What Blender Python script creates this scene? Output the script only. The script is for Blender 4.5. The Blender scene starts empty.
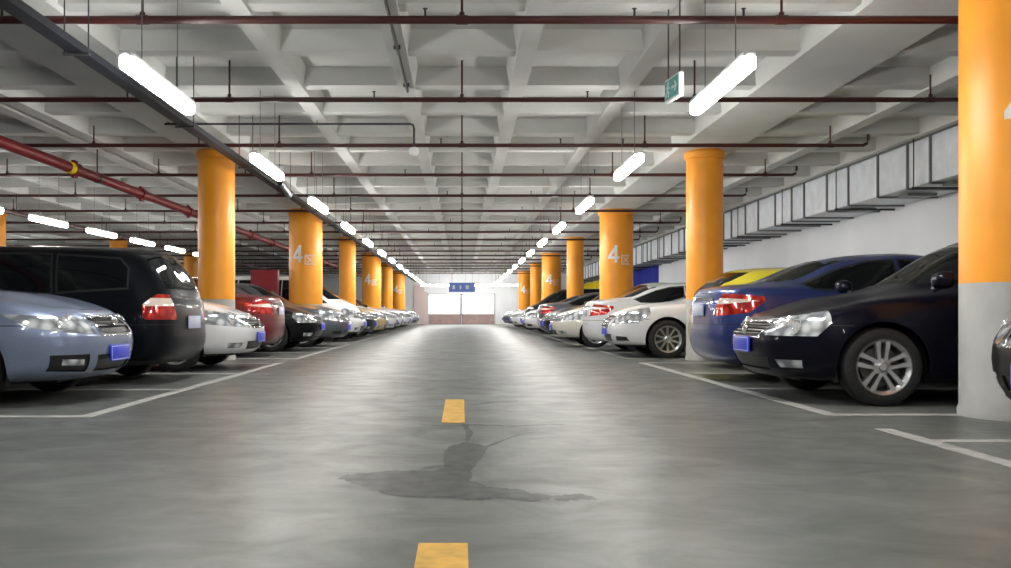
import bpy, bmesh, math, random
import numpy as np
from mathutils import Vector, Matrix

random.seed(7)
scn = bpy.context.scene
COL = scn.collection
PI = math.pi
CAM_H, VX, VY, FPX = 0.8, 462.0, 313.0, 900.0      # camera height, vanishing point, focal length in pixels


# ------------------------------------------------------------------ materials
MATS = {}


def mat(name, color, rough=0.5, metal=0.0, coat=0.0, var=0.08, scale=6.0, bump=0.0, emis=None, strength=0.0,
        spec=0.5, detail=4.0, rvar=0.0, stretch=(1, 1, 1), matte=False):
    """procedural principled material: base colour broken up by noise"""
    m = bpy.data.materials.new(name)
    m.use_nodes = True
    nt = m.node_tree
    p = nt.nodes['Principled BSDF']
    tc = nt.nodes.new('ShaderNodeTexCoord')
    mp = nt.nodes.new('ShaderNodeMapping')
    mp.inputs['Scale'].default_value = stretch
    nz = nt.nodes.new('ShaderNodeTexNoise')
    nz.inputs['Scale'].default_value = scale
    nz.inputs['Detail'].default_value = detail
    nt.links.new(tc.outputs['Object'], mp.inputs['Vector'])
    nt.links.new(mp.outputs['Vector'], nz.inputs['Vector'])
    cr = nt.nodes.new('ShaderNodeValToRGB')
    cr.color_ramp.elements[0].position = 0.3
    cr.color_ramp.elements[1].position = 0.7
    lo = [max(0, c * (1 - var)) for c in color]
    hi = [min(1, c * (1 + var)) for c in color]
    cr.color_ramp.elements[0].color = (*lo, 1)
    cr.color_ramp.elements[1].color = (*hi, 1)
    nt.links.new(nz.outputs['Fac'], cr.inputs['Fac'])
    nt.links.new(cr.outputs['Color'], p.inputs['Base Color'])
    p.inputs['Roughness'].default_value = rough
    p.inputs['Metallic'].default_value = metal
    p.inputs['Coat Weight'].default_value = coat
    p.inputs['Coat Roughness'].default_value = 0.04
    p.inputs['Specular IOR Level'].default_value = spec
    if matte:                                         # flat emulsion paint without any gloss
        df = nt.nodes.new('ShaderNodeBsdfDiffuse')
        nt.links.new(cr.outputs['Color'], df.inputs['Color'])
        nt.links.new(df.outputs['BSDF'], nt.nodes['Material Output'].inputs['Surface'])
    if rvar:
        mr = nt.nodes.new('ShaderNodeMapRange')
        mr.inputs['From Min'].default_value = 0.3
        mr.inputs['From Max'].default_value = 0.7
        mr.inputs['To Min'].default_value = max(0.02, rough - rvar)
        mr.inputs['To Max'].default_value = rough + rvar
        nt.links.new(nz.outputs['Fac'], mr.inputs['Value'])
        nt.links.new(mr.outputs['Result'], p.inputs['Roughness'])
    if bump:
        b = nt.nodes.new('ShaderNodeBump')
        b.inputs['Strength'].default_value = bump
        b.inputs['Distance'].default_value = 0.02
        nt.links.new(nz.outputs['Fac'], b.inputs['Height'])
        nt.links.new(b.outputs['Normal'], p.inputs['Normal'])
    if emis:
        p.inputs['Emission Color'].default_value = (*emis, 1)
        p.inputs['Emission Strength'].default_value = strength
    MATS[name] = m
    return m


def floor_material():
    m = bpy.data.materials.new('polished_concrete')
    m.use_nodes = True
    nt = m.node_tree
    N, Lk = nt.nodes.new, nt.links.new
    p = nt.nodes['Principled BSDF']
    tc = N('ShaderNodeTexCoord')
    big = N('ShaderNodeTexNoise'); big.inputs['Scale'].default_value = 0.55; big.inputs['Detail'].default_value = 6
    big.inputs['Roughness'].default_value = 0.6; big.inputs['Distortion'].default_value = 0.4
    Lk(tc.outputs['Object'], big.inputs['Vector'])
    mp = N('ShaderNodeMapping'); mp.inputs['Scale'].default_value = (1.0, 1.3, 1)
    Lk(tc.outputs['Object'], mp.inputs['Vector'])
    smear = N('ShaderNodeTexNoise'); smear.inputs['Scale'].default_value = 2.2; smear.inputs['Detail'].default_value = 8
    smear.inputs['Roughness'].default_value = 0.65; smear.inputs['Distortion'].default_value = 0.6
    Lk(mp.outputs['Vector'], smear.inputs['Vector'])
    fine = N('ShaderNodeTexNoise'); fine.inputs['Scale'].default_value = 60; fine.inputs['Detail'].default_value = 3
    Lk(tc.outputs['Object'], fine.inputs['Vector'])
    r1 = N('ShaderNodeValToRGB')
    r1.color_ramp.elements[0].position = 0.3; r1.color_ramp.elements[0].color = (0.118, 0.124, 0.118, 1)
    r1.color_ramp.elements[1].position = 0.72; r1.color_ramp.elements[1].color = (0.178, 0.186, 0.179, 1)
    Lk(big.outputs['Fac'], r1.inputs['Fac'])
    r2 = N('ShaderNodeValToRGB')
    r2.color_ramp.elements[0].position = 0.35; r2.color_ramp.elements[0].color = (0.74, 0.74, 0.73, 1)
    r2.color_ramp.elements[1].position = 0.68; r2.color_ramp.elements[1].color = (1.12, 1.12, 1.10, 1)
    Lk(smear.outputs['Fac'], r2.inputs['Fac'])
    mx = N('ShaderNodeMix'); mx.data_type = 'RGBA'; mx.blend_type = 'MULTIPLY'; mx.inputs['Factor'].default_value = 1
    Lk(r1.outputs['Color'], mx.inputs['A']); Lk(r2.outputs['Color'], mx.inputs['B'])
    Lk(mx.outputs['Result'], p.inputs['Base Color'])
    mr = N('ShaderNodeMapRange'); mr.inputs['From Min'].default_value = 0.3; mr.inputs['From Max'].default_value = 0.7
    mr.inputs['To Min'].default_value = 0.42; mr.inputs['To Max'].default_value = 0.31
    Lk(smear.outputs['Fac'], mr.inputs['Value']); Lk(mr.outputs['Result'], p.inputs['Roughness'])
    ad = N('ShaderNodeMath'); ad.operation = 'ADD'
    Lk(smear.outputs['Fac'], ad.inputs[0]); Lk(fine.outputs['Fac'], ad.inputs[1])
    b = N('ShaderNodeBump'); b.inputs['Strength'].default_value = 0.05; b.inputs['Distance'].default_value = 0.004
    Lk(ad.outputs['Value'], b.inputs['Height']); Lk(b.outputs['Normal'], p.inputs['Normal'])
    p.inputs['Specular IOR Level'].default_value = 0.14
    MATS['floor'] = m
    return m


def lamp_material(name, c0, c1, rough=0.12):
    """moulded lamp unit under a clear cover: facets of bright reflector and dark bezel"""
    m = bpy.data.materials.new(name)
    m.use_nodes = True
    nt = m.node_tree
    p = nt.nodes['Principled BSDF']
    tc = nt.nodes.new('ShaderNodeTexCoord')
    v = nt.nodes.new('ShaderNodeTexVoronoi'); v.feature = 'SMOOTH_F1'
    v.inputs['Scale'].default_value = 9.0; v.inputs['Smoothness'].default_value = 0.35; v.inputs['Randomness'].default_value = 0.7
    nt.links.new(tc.outputs['Object'], v.inputs['Vector'])
    cr = nt.nodes.new('ShaderNodeValToRGB')
    cr.color_ramp.elements[0].position = 0.22; cr.color_ramp.elements[0].color = (*c1, 1)
    cr.color_ramp.elements[1].position = 0.62; cr.color_ramp.elements[1].color = (*c0, 1)
    nt.links.new(v.outputs['Distance'], cr.inputs['Fac'])
    nt.links.new(cr.outputs['Color'], p.inputs['Base Color'])
    p.inputs['Roughness'].default_value = rough
    p.inputs['Metallic'].default_value = 0.35
    p.inputs['Coat Weight'].default_value = 1.0
    p.inputs['Coat Roughness'].default_value = 0.03
    MATS[name] = m
    return m


floor_material()
mat('ceiling', (0.54, 0.545, 0.525), 0.85, var=0.07, scale=1.4, detail=6, bump=0.15)
mat('wall_white', (0.89, 0.91, 0.94), 0.7, var=0.04, scale=0.8, bump=0.05)
mat('wall_pink', (0.72, 0.60, 0.58), 0.7, var=0.05, scale=1.0)
mat('wall_blue', (0.055, 0.065, 0.36), 0.9, var=0.08, scale=2, matte=True)
mat('wall_yellow', (0.85, 0.66, 0.04), 0.85, var=0.08, scale=2, matte=True)
mat('orange', (0.93, 0.355, 0.018), 0.42, var=0.05, scale=3, bump=0.03)
mat('column_grey', (0.42, 0.42, 0.405), 0.6, var=0.10, scale=4, bump=0.06)
mat('white_letter', (0.88, 0.84, 0.80), 0.6, var=0.03)
mat('pale_letter', (0.86, 0.62, 0.48), 0.6, var=0.03)
mat('pipe_red', (0.050, 0.010, 0.009), 0.4, var=0.12, scale=5)
mat('main_red', (0.17, 0.010, 0.013), 0.45, var=0.12, scale=5, spec=0.25)
mat('dark_steel', (0.035, 0.034, 0.036), 0.45, metal=0.3, var=0.15, scale=8)
mat('tray_grey', (0.006, 0.007, 0.010), 0.5, var=0.15, scale=6, spec=0.2)
mat('galvanised', (0.76, 0.80, 0.85), 0.45, metal=0.1, var=0.10, scale=5, rvar=0.08)
mat('galvanised_dark', (0.16, 0.165, 0.17), 0.5, metal=0.3, var=0.1)
mat('tube_glow', (0.9, 0.9, 0.9), 0.5, var=0.0, emis=(1.0, 0.985, 0.95), strength=78)
mat('tube_dim', (0.9, 0.9, 0.9), 0.5, var=0.0, emis=(1.0, 0.98, 0.94), strength=42)
mat('fixture_white', (0.80, 0.80, 0.80), 0.45, var=0.03)
mat('line_white', (0.40, 0.40, 0.385), 0.55, var=0.25, scale=9, detail=8)
mat('line_yellow', (0.66, 0.38, 0.06), 0.5, var=0.22, scale=12, detail=8)
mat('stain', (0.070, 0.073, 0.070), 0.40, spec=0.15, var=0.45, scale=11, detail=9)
mat('window_glow', (0.9, 0.9, 0.9), 0.3, var=0.0, emis=(0.96, 0.98, 1.0), strength=3.2)
mat('door_panel', (0.42, 0.30, 0.28), 0.5, var=0.1, scale=3)
mat('frame_alu', (0.55, 0.55, 0.56), 0.4, metal=0.4, var=0.05)
mat('sign_blue', (0.06, 0.10, 0.28), 0.4, var=0.1, emis=(0.10, 0.16, 0.45), strength=0.35)
mat('sign_white', (0.75, 0.80, 0.85), 0.4, var=0.02)
mat('exit_green', (0.10, 0.36, 0.33), 0.3, var=0.1)
mat('cabinet_red', (0.22, 0.016, 0.022), 0.5, var=0.1, scale=3, spec=0.3)
# car stuff
mat('tyre', (0.014, 0.014, 0.015), 0.75, var=0.2, scale=30)
mat('rim', (0.55, 0.55, 0.56), 0.28, metal=0.85, var=0.05)
mat('rim_dark', (0.10, 0.10, 0.10), 0.5, metal=0.5, var=0.1)
mat('black_plastic', (0.012, 0.012, 0.013), 0.45, var=0.15, scale=20)
mat('seam', (0.008, 0.008, 0.008), 0.6, var=0.1)
mat('glass_dark', (0.004, 0.005, 0.006), 0.05, var=0.2, scale=2, spec=0.32)
mat('chrome', (0.72, 0.72, 0.73), 0.12, metal=1.0, var=0.04)
mat('plate_blue', (0.03, 0.05, 0.62), 0.35, var=0.05)
mat('plate_letters', (0.45, 0.50, 0.85), 0.4, var=0.03)
mat('plate_white', (0.55, 0.58, 0.70), 0.35, var=0.05)
mat('reflector', (0.92, 0.93, 0.95), 0.10, metal=0.75, coat=1.0, var=0.02)
mat('reverse_lens', (0.80, 0.66, 0.58), 0.15, coat=1.0, var=0.06)
mat('brake_lens', (0.55, 0.020, 0.012), 0.15, coat=1.0, var=0.15, scale=20)
lamp_material('headlamp', (0.22, 0.24, 0.26), (0.84, 0.87, 0.90))
lamp_material('taillamp', (0.35, 0.006, 0.006), (0.75, 0.05, 0.03))
PAINTS = {
    'blue_grey': ((0.24, 0.29, 0.42), 0.55), 'black': ((0.006, 0.006, 0.008), 0.2), 'navy': ((0.0035, 0.0035, 0.010), 0.2),
    'blue': ((0.022, 0.042, 0.185), 0.45), 'yellow': ((0.72, 0.60, 0.04), 0.0), 'white': ((0.74, 0.75, 0.76), 0.0),
    'cream': ((0.66, 0.65, 0.58), 0.05), 'dark_red': ((0.16, 0.012, 0.018), 0.35), 'silver': ((0.46, 0.48, 0.51), 0.7),
    'dark_blue': ((0.012, 0.018, 0.06), 0.4), 'beige': ((0.60, 0.47, 0.22), 0.1), 'grey': ((0.12, 0.13, 0.15), 0.55),
    'steel_blue': ((0.14, 0.20, 0.30), 0.55), 'black_green': ((0.005, 0.006, 0.009), 0.25),
}
for k, (c, mt) in PAINTS.items():
    dk = max(c) < 0.03
    mat('paint_' + k, c, 0.32, metal=mt, coat=0.20 if dk else 0.8, var=0.04, scale=60, detail=2, spec=0.12 if dk else 0.45)


# ------------------------------------------------------------------ mesh helpers
class MB:
    def __init__(self):
        self.v, self.f, self.m = [], [], []

    def add(self, verts, faces, mi=0):
        o = len(self.v)
        self.v += [tuple(p) for p in verts]
        for f in faces:
            self.f.append([i + o for i in f]); self.m.append(mi)

    def box(self, c, s, mi=0, rot=None, bev=0.0):
        hx, hy, hz = s[0] / 2, s[1] / 2, s[2] / 2
        if bev:
            bm = bmesh.new()
            bmesh.ops.create_cube(bm, size=1)
            for v in bm.verts:
                v.co = Vector((v.co.x * s[0], v.co.y * s[1], v.co.z * s[2]))
            bmesh.ops.bevel(bm, geom=bm.edges[:], offset=bev, segments=2, affect='EDGES', profile=0.5)
            vs = [v.co.copy() for v in bm.verts]
            bm.verts.index_update()
            fs = [[v.index for v in f.verts] for f in bm.faces]
            bm.free()
        else:
            vs = [Vector((x, y, z)) for x in (-hx, hx) for y in (-hy, hy) for z in (-hz, hz)]
            fs = [(0, 1, 3, 2), (4, 6, 7, 5), (0, 4, 5, 1), (2, 3, 7, 6), (0, 2, 6, 4), (1, 5, 7, 3)]
        if rot is not None:
            vs = [rot @ p for p in vs]
        c = Vector(c)
        self.add([p + c for p in vs], fs, mi)
        return self

    def tube(self, pts, r, n=10, mi=0, caps=True):
        pts = [Vector(p) for p in pts]
        rings = []
        for i, p in enumerate(pts):
            if i == 0: d = pts[1] - pts[0]
            elif i == len(pts) - 1: d = pts[-1] - pts[-2]
            else: d = (pts[i + 1] - p).normalized() + (p - pts[i - 1]).normalized()
            d.normalize()
            a = Vector((0, 0, 1)) if abs(d.z) < 0.9 else Vector((1, 0, 0))
            u = d.cross(a).normalized(); w = d.cross(u)
            rr = r[i] if isinstance(r, (list, tuple)) else r
            rings.append([p + (u * math.cos(2 * PI * k / n) + w * math.sin(2 * PI * k / n)) * rr for k in range(n)])
        vs = [q for R in rings for q in R]
        fs = []
        for i in range(len(rings) - 1):
            for k in range(n):
                fs.append((i * n + k, i * n + (k + 1) % n, (i + 1) * n + (k + 1) % n, (i + 1) * n + k))
        if caps:
            fs.append(tuple(range(n))[::-1]); fs.append(tuple(range(len(vs) - n, len(vs))))
        self.add(vs, fs, mi)
        return self

    def lathe(self, prof, n=32, axis='z', c=(0, 0, 0), mi=0, close=False):
        """prof: (radius, height) list, revolved about axis"""
        vs, fs = [], []
        for r, h in prof:
            for k in range(n):
                a = 2 * PI * k / n
                p = (r * math.cos(a), r * math.sin(a), h)
                if axis == 'y': p = (r * math.cos(a), h, r * math.sin(a))
                if axis == 'x': p = (h, r * math.cos(a), r * math.sin(a))
                vs.append(Vector(p) + Vector(c))
        m = len(prof)
        for i in range(m - 1 + (1 if close else 0)):
            for k in range(n):
                j = (i + 1) % m
                fs.append((i * n + k, i * n + (k + 1) % n, j * n + (k + 1) % n, j * n + k))
        self.add(vs, fs, mi)
        return self

    def mesh(self, name, mats, scale=1.0, angle=35):
        me = bpy.data.meshes.new(name)
        me.from_pydata([(x * scale, y * scale, z * scale) for x, y, z in self.v], [], self.f)
        bm = bmesh.new(); bm.from_mesh(me)
        for f, i in zip(bm.faces, self.m): f.material_index = i
        bmesh.ops.recalc_face_normals(bm, faces=bm.faces[:])
        bm.to_mesh(me); bm.free()
        for m in (mats if isinstance(mats, (list, tuple)) else [mats]):
            me.materials.append(MATS[m])
        me.polygons.foreach_set('use_smooth', [True] * len(me.polygons))
        me.set_sharp_from_angle(angle=math.radians(angle))
        return me

    def build(self, name, mats, parent=None, loc=(0, 0, 0), rotz=0, angle=35):
        return link(name, self.mesh(name, mats, angle=angle), parent, loc, rotz)


def link(name, data, parent=None, loc=(0, 0, 0), rotz=0):
    o = bpy.data.objects.new(name, data)
    COL.objects.link(o)
    o.location = loc
    o.rotation_euler = (0, 0, rotz)
    if parent is not None: o.parent = parent
    return o


def tag(o, label=None, cat=None, group=None, kind=None):
    if label: o['label'] = label
    if cat: o['category'] = cat
    if group: o['group'] = group
    if kind: o['kind'] = kind
    return o


def thing(name, label, cat, loc=(0, 0, 0), rotz=0, group=None):
    return tag(link(name, None, None, loc, rotz), label, cat, group, 'thing')


def copy_tree(o, parent=None):
    c = o.copy(); COL.objects.link(c)
    if parent is not None: c.parent = parent
    for ch in list(o.children): copy_tree(ch, c)
    return c


ORD = ['first', 'second', 'third', 'fourth', 'fifth', 'sixth', 'seventh', 'eighth', 'ninth', 'tenth', 'eleventh', 'twelfth',
       'thirteenth', 'fourteenth', 'fifteenth', 'sixteenth', 'seventeenth', 'eighteenth', 'nineteenth', 'twentieth']


# ------------------------------------------------------------------ the setting
XR, XL, Y0, Y1 = 8.35, -21.2, -9.0, 64.0
ZC, ZS = 3.82, 3.58                                    # slab underside, beam soffit
BAY, YC = 8.8, 15.4


def struct(name, mb, mats):
    return tag(mb.build(name, mats), kind='structure')


b = MB(); b.box(((XL + XR) / 2, (Y0 + Y1) / 2, -0.1), (XR - XL + 0.4, Y1 - Y0 + 0.4, 0.2)); struct('floor', b, 'floor')
b = MB(); b.box((XR + 0.1, (Y0 + Y1) / 2, 2.1), (0.2, Y1 - Y0, 4.2)); struct('wall_right', b, 'wall_white')
b = MB(); b.box((XL - 0.1, (Y0 + Y1) / 2, 2.1), (0.2, Y1 - Y0, 4.2)); struct('wall_left', b, 'wall_white')
b = MB(); b.box(((XL + XR) / 2, Y0 - 0.1, 2.1), (XR - XL, 0.2, 4.2)); struct('wall_back_added', b, 'wall_white')  # unseen wall added behind the camera to keep the light in
# end wall with the opening of the glazed entrance
b = MB()
b.box(((XL - 2.45) / 2, Y1 + 0.1, 2.1), (-2.45 - XL, 0.2, 4.2))
b.box(((XR + 2.35) / 2, Y1 + 0.1, 2.1), (XR - 2.35, 0.2, 4.2))
b.box((-0.05, Y1 + 0.1, 3.18), (4.8, 0.2, 2.04))
struct('wall_front', b, 'wall_white')
b = MB(); b.box((-3.05, Y1 - 0.06, 1.4), (0.75, 0.12, 2.8)); b.box((-2.58, Y1 - 0.05, 1.15), (0.26, 0.1, 2.3)); struct('trim_1', b, 'wall_pink')

# waffle ceiling: slab, longitudinal ribs, transverse ribs, broad column-line beams
b = MB()
b.box(((XL + XR) / 2, (Y0 + Y1) / 2, ZC + 0.1), (XR - XL + 0.4, Y1 - Y0 + 0.4, 0.2))


def taper_rib(p0, p1, w0, w1, z0, z1, mi=0):
    """rib with battered sides; w0 at the soffit, w1 at the slab"""
    (x0, y0), (x1, y1) = p0, p1
    d = Vector((x1 - x0, y1 - y0)).normalized(); n = Vector((-d.y, d.x))
    vs = []
    for (x, y) in (p0, p1):
        for w, z in ((w0, z0), (w1, z1)):
            for s in (-1, 1):
                vs.append((x + n.x * s * w / 2, y + n.y * s * w / 2, z))
    b.add(vs, [(0, 1, 5, 4), (0, 4, 6, 2), (1, 3, 7, 5), (0, 2, 3, 1), (4, 5, 7, 6)], mi)


cx0 = 0.0
for bay in (0, -1, -2):
    c = bay * 8.35
    for dx in (-2.06, -0.69, 0.69, 2.06):
        taper_rib((c + dx, Y0), (c + dx, Y1), 0.20, 0.30, ZS, ZC + 0.01)
    taper_rib((c - 4.175, Y0), (c - 4.175, Y1), 0.98, 1.10, ZS - 0.02, ZC + 0.01)
taper_rib((4.13, Y0), (4.13, Y1), 0.98, 1.10, ZS - 0.02, ZC + 0.01)
for x in (5.9, 7.25, -5.95):
    taper_rib((x, Y0), (x, Y1), 0.22, 0.32, ZS, ZC + 0.01)
y = 9.75 - 1.467 * 12
while y < Y1:
    taper_rib((XL, y), (XR, y), 0.22, 0.36, ZS + 0.03, ZC + 0.01)
    y += 1.467
struct('ceiling', b, 'ceiling')

# painted bays of the right wall
b = MB(); b.box((XR - 0.02, 41.8, 1.42), (0.04, 7.2, 2.82)); struct('trim_2', b, 'wall_blue')
b = MB(); b.box((XR - 0.02, 58.6, 2.44), (0.04, 10.0, 0.66)); struct('trim_3', b, 'wall_yellow')
b = MB(); b.box((XR - 0.015, 58.6, 2.02), (0.03, 10.0, 0.17)); b.box((XR - 0.015, 58.6, 1.0), (0.03, 10.0, 0.2)); struct('trim_4', b, 'black_plastic')

# painted floor lines
def flat(name, rects, m, z=0.003):
    mb = MB()
    for (x0, y0, x1, y1) in rects:
        mb.box(((x0 + x1) / 2, (y0 + y1) / 2, z / 2), (abs(x1 - x0), abs(y1 - y0), z))
    return tag(mb.build(name, m), kind='structure')


LW = 0.115
for side, off in ((-1, 0.0), (1, 0.12)):
    for k in range(-1, 6):
        ya = 6.95 + BAY * k + off
        rects = []
        xa, xb = side * 2.9, side * 7.7
        yb = min(ya + 7.35, Y1 - 1)
        if side == 1 and k == -1: yb = 6.15
        rects.append((xa - LW / 2, ya - LW / 2, xa + LW / 2, yb + LW / 2))
        for j in range(4):
            yy = ya + 2.45 * j
            if yy < Y1 - 1: rects.append((xa + side * LW / 2, yy - LW / 2, xb, yy + LW / 2))
        flat('parking_line', rects, 'line_white')
flat('lane_dash', [(-0.15, 1.45, 0.02, 3.12)], 'line_yellow')
flat('lane_dash', [(-0.15, 6.55, 0.02, 8.3)], 'line_yellow')

# dark worn patch of the floor, outline taken to the floor plane
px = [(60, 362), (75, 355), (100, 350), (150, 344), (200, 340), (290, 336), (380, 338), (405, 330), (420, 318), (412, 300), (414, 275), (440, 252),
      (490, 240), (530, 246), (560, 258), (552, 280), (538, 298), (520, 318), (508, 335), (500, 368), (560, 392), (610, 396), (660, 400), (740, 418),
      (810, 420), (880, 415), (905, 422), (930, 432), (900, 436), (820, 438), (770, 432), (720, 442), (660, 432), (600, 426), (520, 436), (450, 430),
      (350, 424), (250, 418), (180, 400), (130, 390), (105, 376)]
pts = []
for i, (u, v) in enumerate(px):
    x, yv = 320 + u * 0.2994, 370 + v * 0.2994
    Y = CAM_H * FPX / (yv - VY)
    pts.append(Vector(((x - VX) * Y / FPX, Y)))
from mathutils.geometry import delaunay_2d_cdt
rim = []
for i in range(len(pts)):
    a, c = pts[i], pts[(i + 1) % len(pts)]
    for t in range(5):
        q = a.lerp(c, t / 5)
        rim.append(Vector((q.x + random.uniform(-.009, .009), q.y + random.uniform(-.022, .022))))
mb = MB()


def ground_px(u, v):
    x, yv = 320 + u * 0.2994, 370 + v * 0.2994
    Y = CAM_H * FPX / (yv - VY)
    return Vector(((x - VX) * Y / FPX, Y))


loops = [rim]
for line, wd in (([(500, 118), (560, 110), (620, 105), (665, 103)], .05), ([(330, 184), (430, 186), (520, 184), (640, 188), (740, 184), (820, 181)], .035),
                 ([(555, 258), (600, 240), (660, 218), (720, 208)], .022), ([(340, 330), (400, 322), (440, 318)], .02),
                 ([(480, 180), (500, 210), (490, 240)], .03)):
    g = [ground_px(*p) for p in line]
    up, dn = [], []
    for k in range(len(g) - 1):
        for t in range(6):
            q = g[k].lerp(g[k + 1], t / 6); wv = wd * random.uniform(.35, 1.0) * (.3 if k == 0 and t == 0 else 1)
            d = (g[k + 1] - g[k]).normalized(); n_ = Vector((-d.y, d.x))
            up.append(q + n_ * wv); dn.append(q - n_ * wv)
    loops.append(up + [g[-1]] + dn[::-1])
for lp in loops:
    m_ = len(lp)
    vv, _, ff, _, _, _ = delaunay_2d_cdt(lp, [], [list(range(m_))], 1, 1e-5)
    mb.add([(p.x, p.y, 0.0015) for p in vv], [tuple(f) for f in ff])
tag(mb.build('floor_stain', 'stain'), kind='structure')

# ------------------------------------------------------------------ columns
ZG = 1.03                                             # top of the bare grey foot
R = 0.308


def stroke_on_cyl(mb, r, a, c, w, zc, ang0=0.0):
    """a bar from a to c (u right, z up, metres) laid on a column's face"""
    a, c = Vector(a), Vector(c)
    d = (c - a); L = d.length; d.normalize(); n = Vector((-d.y, d.x)) * w / 2
    K = 6
    front, back = [], []
    for i in range(K + 1):
        for s in (-1, 1):
            p = a + d * L * i / K + n * s
            an = ang0 + p.x / r
            for lst, rr in ((front, r + 0.006), (back, r - 0.004)):
                lst.append((rr * math.sin(an), -rr * math.cos(an), zc + p.y))
    vs = front + back; o = len(front); fs = []
    for i in range(K):
        fs.append((2 * i, 2 * i + 1, 2 * i + 3, 2 * i + 2))
        fs.append((2 * i, 2 * i + 2, o + 2 * i + 2, o + 2 * i)); fs.append((2 * i + 1, o + 2 * i + 1, o + 2 * i + 3, 2 * i + 3))
    fs.append((0, o, o + 1, 1)); fs.append((2 * K, 2 * K + 1, o + 2 * K + 1, o + 2 * K))
    mb.add(vs, fs)


def column_meshes(R):
    s = MB(); s.lathe([(R, ZG), (R, ZS - 0.12)], 44); shaft = s.mesh('column_shaft', 'orange')
    s = MB(); s.lathe([(R - 0.002, ZS - 0.17), (R + 0.03, ZS - 0.15), (R + 0.04, ZS - 0.06), (R + 0.012, ZS - 0.0215)], 44)
    collar = s.mesh('column_collar', 'orange')
    s = MB(); s.lathe([(R + 0.012, 0), (R + 0.012, 0.05), (R, 0.08), (R, ZG)], 44); foot = s.mesh('column_foot', 'column_grey')
    n4 = MB()
    stroke_on_cyl(n4, R, (-0.065, 0.23), (-0.27, -0.06), 0.070, 2.34)
    stroke_on_cyl(n4, R, (-0.305, -0.075), (0.0, -0.075), 0.066, 2.34)
    stroke_on_cyl(n4, R, (-0.085, 0.25), (-0.085, -0.21), 0.074, 2.34)
    four = n4.mesh('zone_numeral', 'white_letter')
    q = MB(); w = 0.036
    stroke_on_cyl(q, R, (0.05, 0.06), (0.30, 0.06), w, 2.26)
    stroke_on_cyl(q, R, (0.065, 0.06), (0.065, -0.17), w, 2.26)
    stroke_on_cyl(q, R, (0.05, -0.165), (0.31, -0.165), w, 2.26)
    stroke_on_cyl(q, R, (0.115, 0.015), (0.265, -0.12), w, 2.26)
    stroke_on_cyl(q, R, (0.265, 0.02), (0.11, -0.125), w, 2.26)
    zone = q.mesh('zone_character', 'pale_letter')
    return shaft, collar, foot, four, zone


SLIM, STOUT = column_meshes(0.308), column_meshes(0.445)


def column(x, y, label, text=False, group=None, twist=0.0):
    SHAFT, COLLAR, FOOT, FOUR, ZONE = STOUT if text else SLIM
    t = thing('round_column', label, 'column', (x, y, 0), 0, group)
    tag(link('shaft', SHAFT, t), 'glossy orange painted shaft')
    link('collar', COLLAR, t)
    tag(link('foot', FOOT, t), 'bare grey lower part below the orange paint')
    if text:
        for nm, me in (('zone_numeral', FOUR), ('zone_character', ZONE)):
            o = link(nm, me, t, rotz=twist)
    return t


G = 'orange columns along the aisle'
column(4.34, 6.95, 'large orange column with grey foot nearest the camera, at right edge', True, G, twist=-0.15)
for k in range(6):
    yk = YC + BAY * k
    pl = ORD[k]
    txt = k in (1, 3, 5)
    nm = 'with white zone number 4' if txt else 'without a number'
    column(4.15, yk, f'orange column {nm}, {ORD[k + 1]} from the camera on the right side', txt, G)
    column(-4.20, yk, f'orange column {nm}, {ORD[k]} from the camera on the left side', txt, G)
G2 = 'orange columns beyond the left cars'
for k, w in ((1, 'at the left edge of the photo'), (2, 'seen just above the black minivan roof'), (3, 'seen beside the first left aisle column')):
    column(-12.6, YC + BAY * k, f'orange column far beyond the left cars, {w}', False, G2)

# ------------------------------------------------------------------ tube lights
t0 = MB(); t0.box((0, 0, 0.045), (0.10, 1.62, 0.05), bev=0.012); HOUS = t0.mesh('light_housing', 'fixture_white')
t0 = MB()
prof = []
nseg, hw, hl = 10, 0.058, 0.82
ring = []
for sgn in (1, -1):
    for i in range(nseg + 1):
        a = (PI * i / nseg) if sgn == 1 else PI + PI * i / nseg
        ring.append((hw * math.cos(a), sgn * (hl - hw) + hw * math.sin(a)))
lay = [(1.0, 0.02), (1.0, -0.035), (0.9, -0.058), (0.65, -0.068)]
vs, fs = [], []
for s, z in lay:
    for (x, yy) in ring:
        sy = (abs(yy) - (1 - s) * hw) * (1 if yy > 0 else -1)
        vs.append((x * s, sy, z))
n = len(ring)
for i in range(len(lay) - 1):
    for k in range(n):
        fs.append((i * n + k, i * n + (k + 1) % n, (i + 1) * n + (k + 1) % n, (i + 1) * n + k))
fs.append(tuple(range(3 * n, 4 * n))); fs.append(tuple(range(n))[::-1])
t0.add(vs, fs); DIFF = t0.mesh('light_diffuser', 'tube_glow')
t0 = MB(); t0.tube([(0, 0, 0.065), (0, 0, 1.105)], 0.0045, 6); ROD = t0.mesh('light_rod', 'galvanised_dark')


def tube_light(x, y, z, label, group):
    t = thing('tube_light', label, 'ceiling light', (x, y, z), 0, group)
    link('housing', HOUS, t)
    tag(link('diffuser', DIFF, t), 'glowing white tube cover')
    for s in (-0.45, 0.45): link('hanger_rod', ROD, t, (0, s, 0))
    return t


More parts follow.
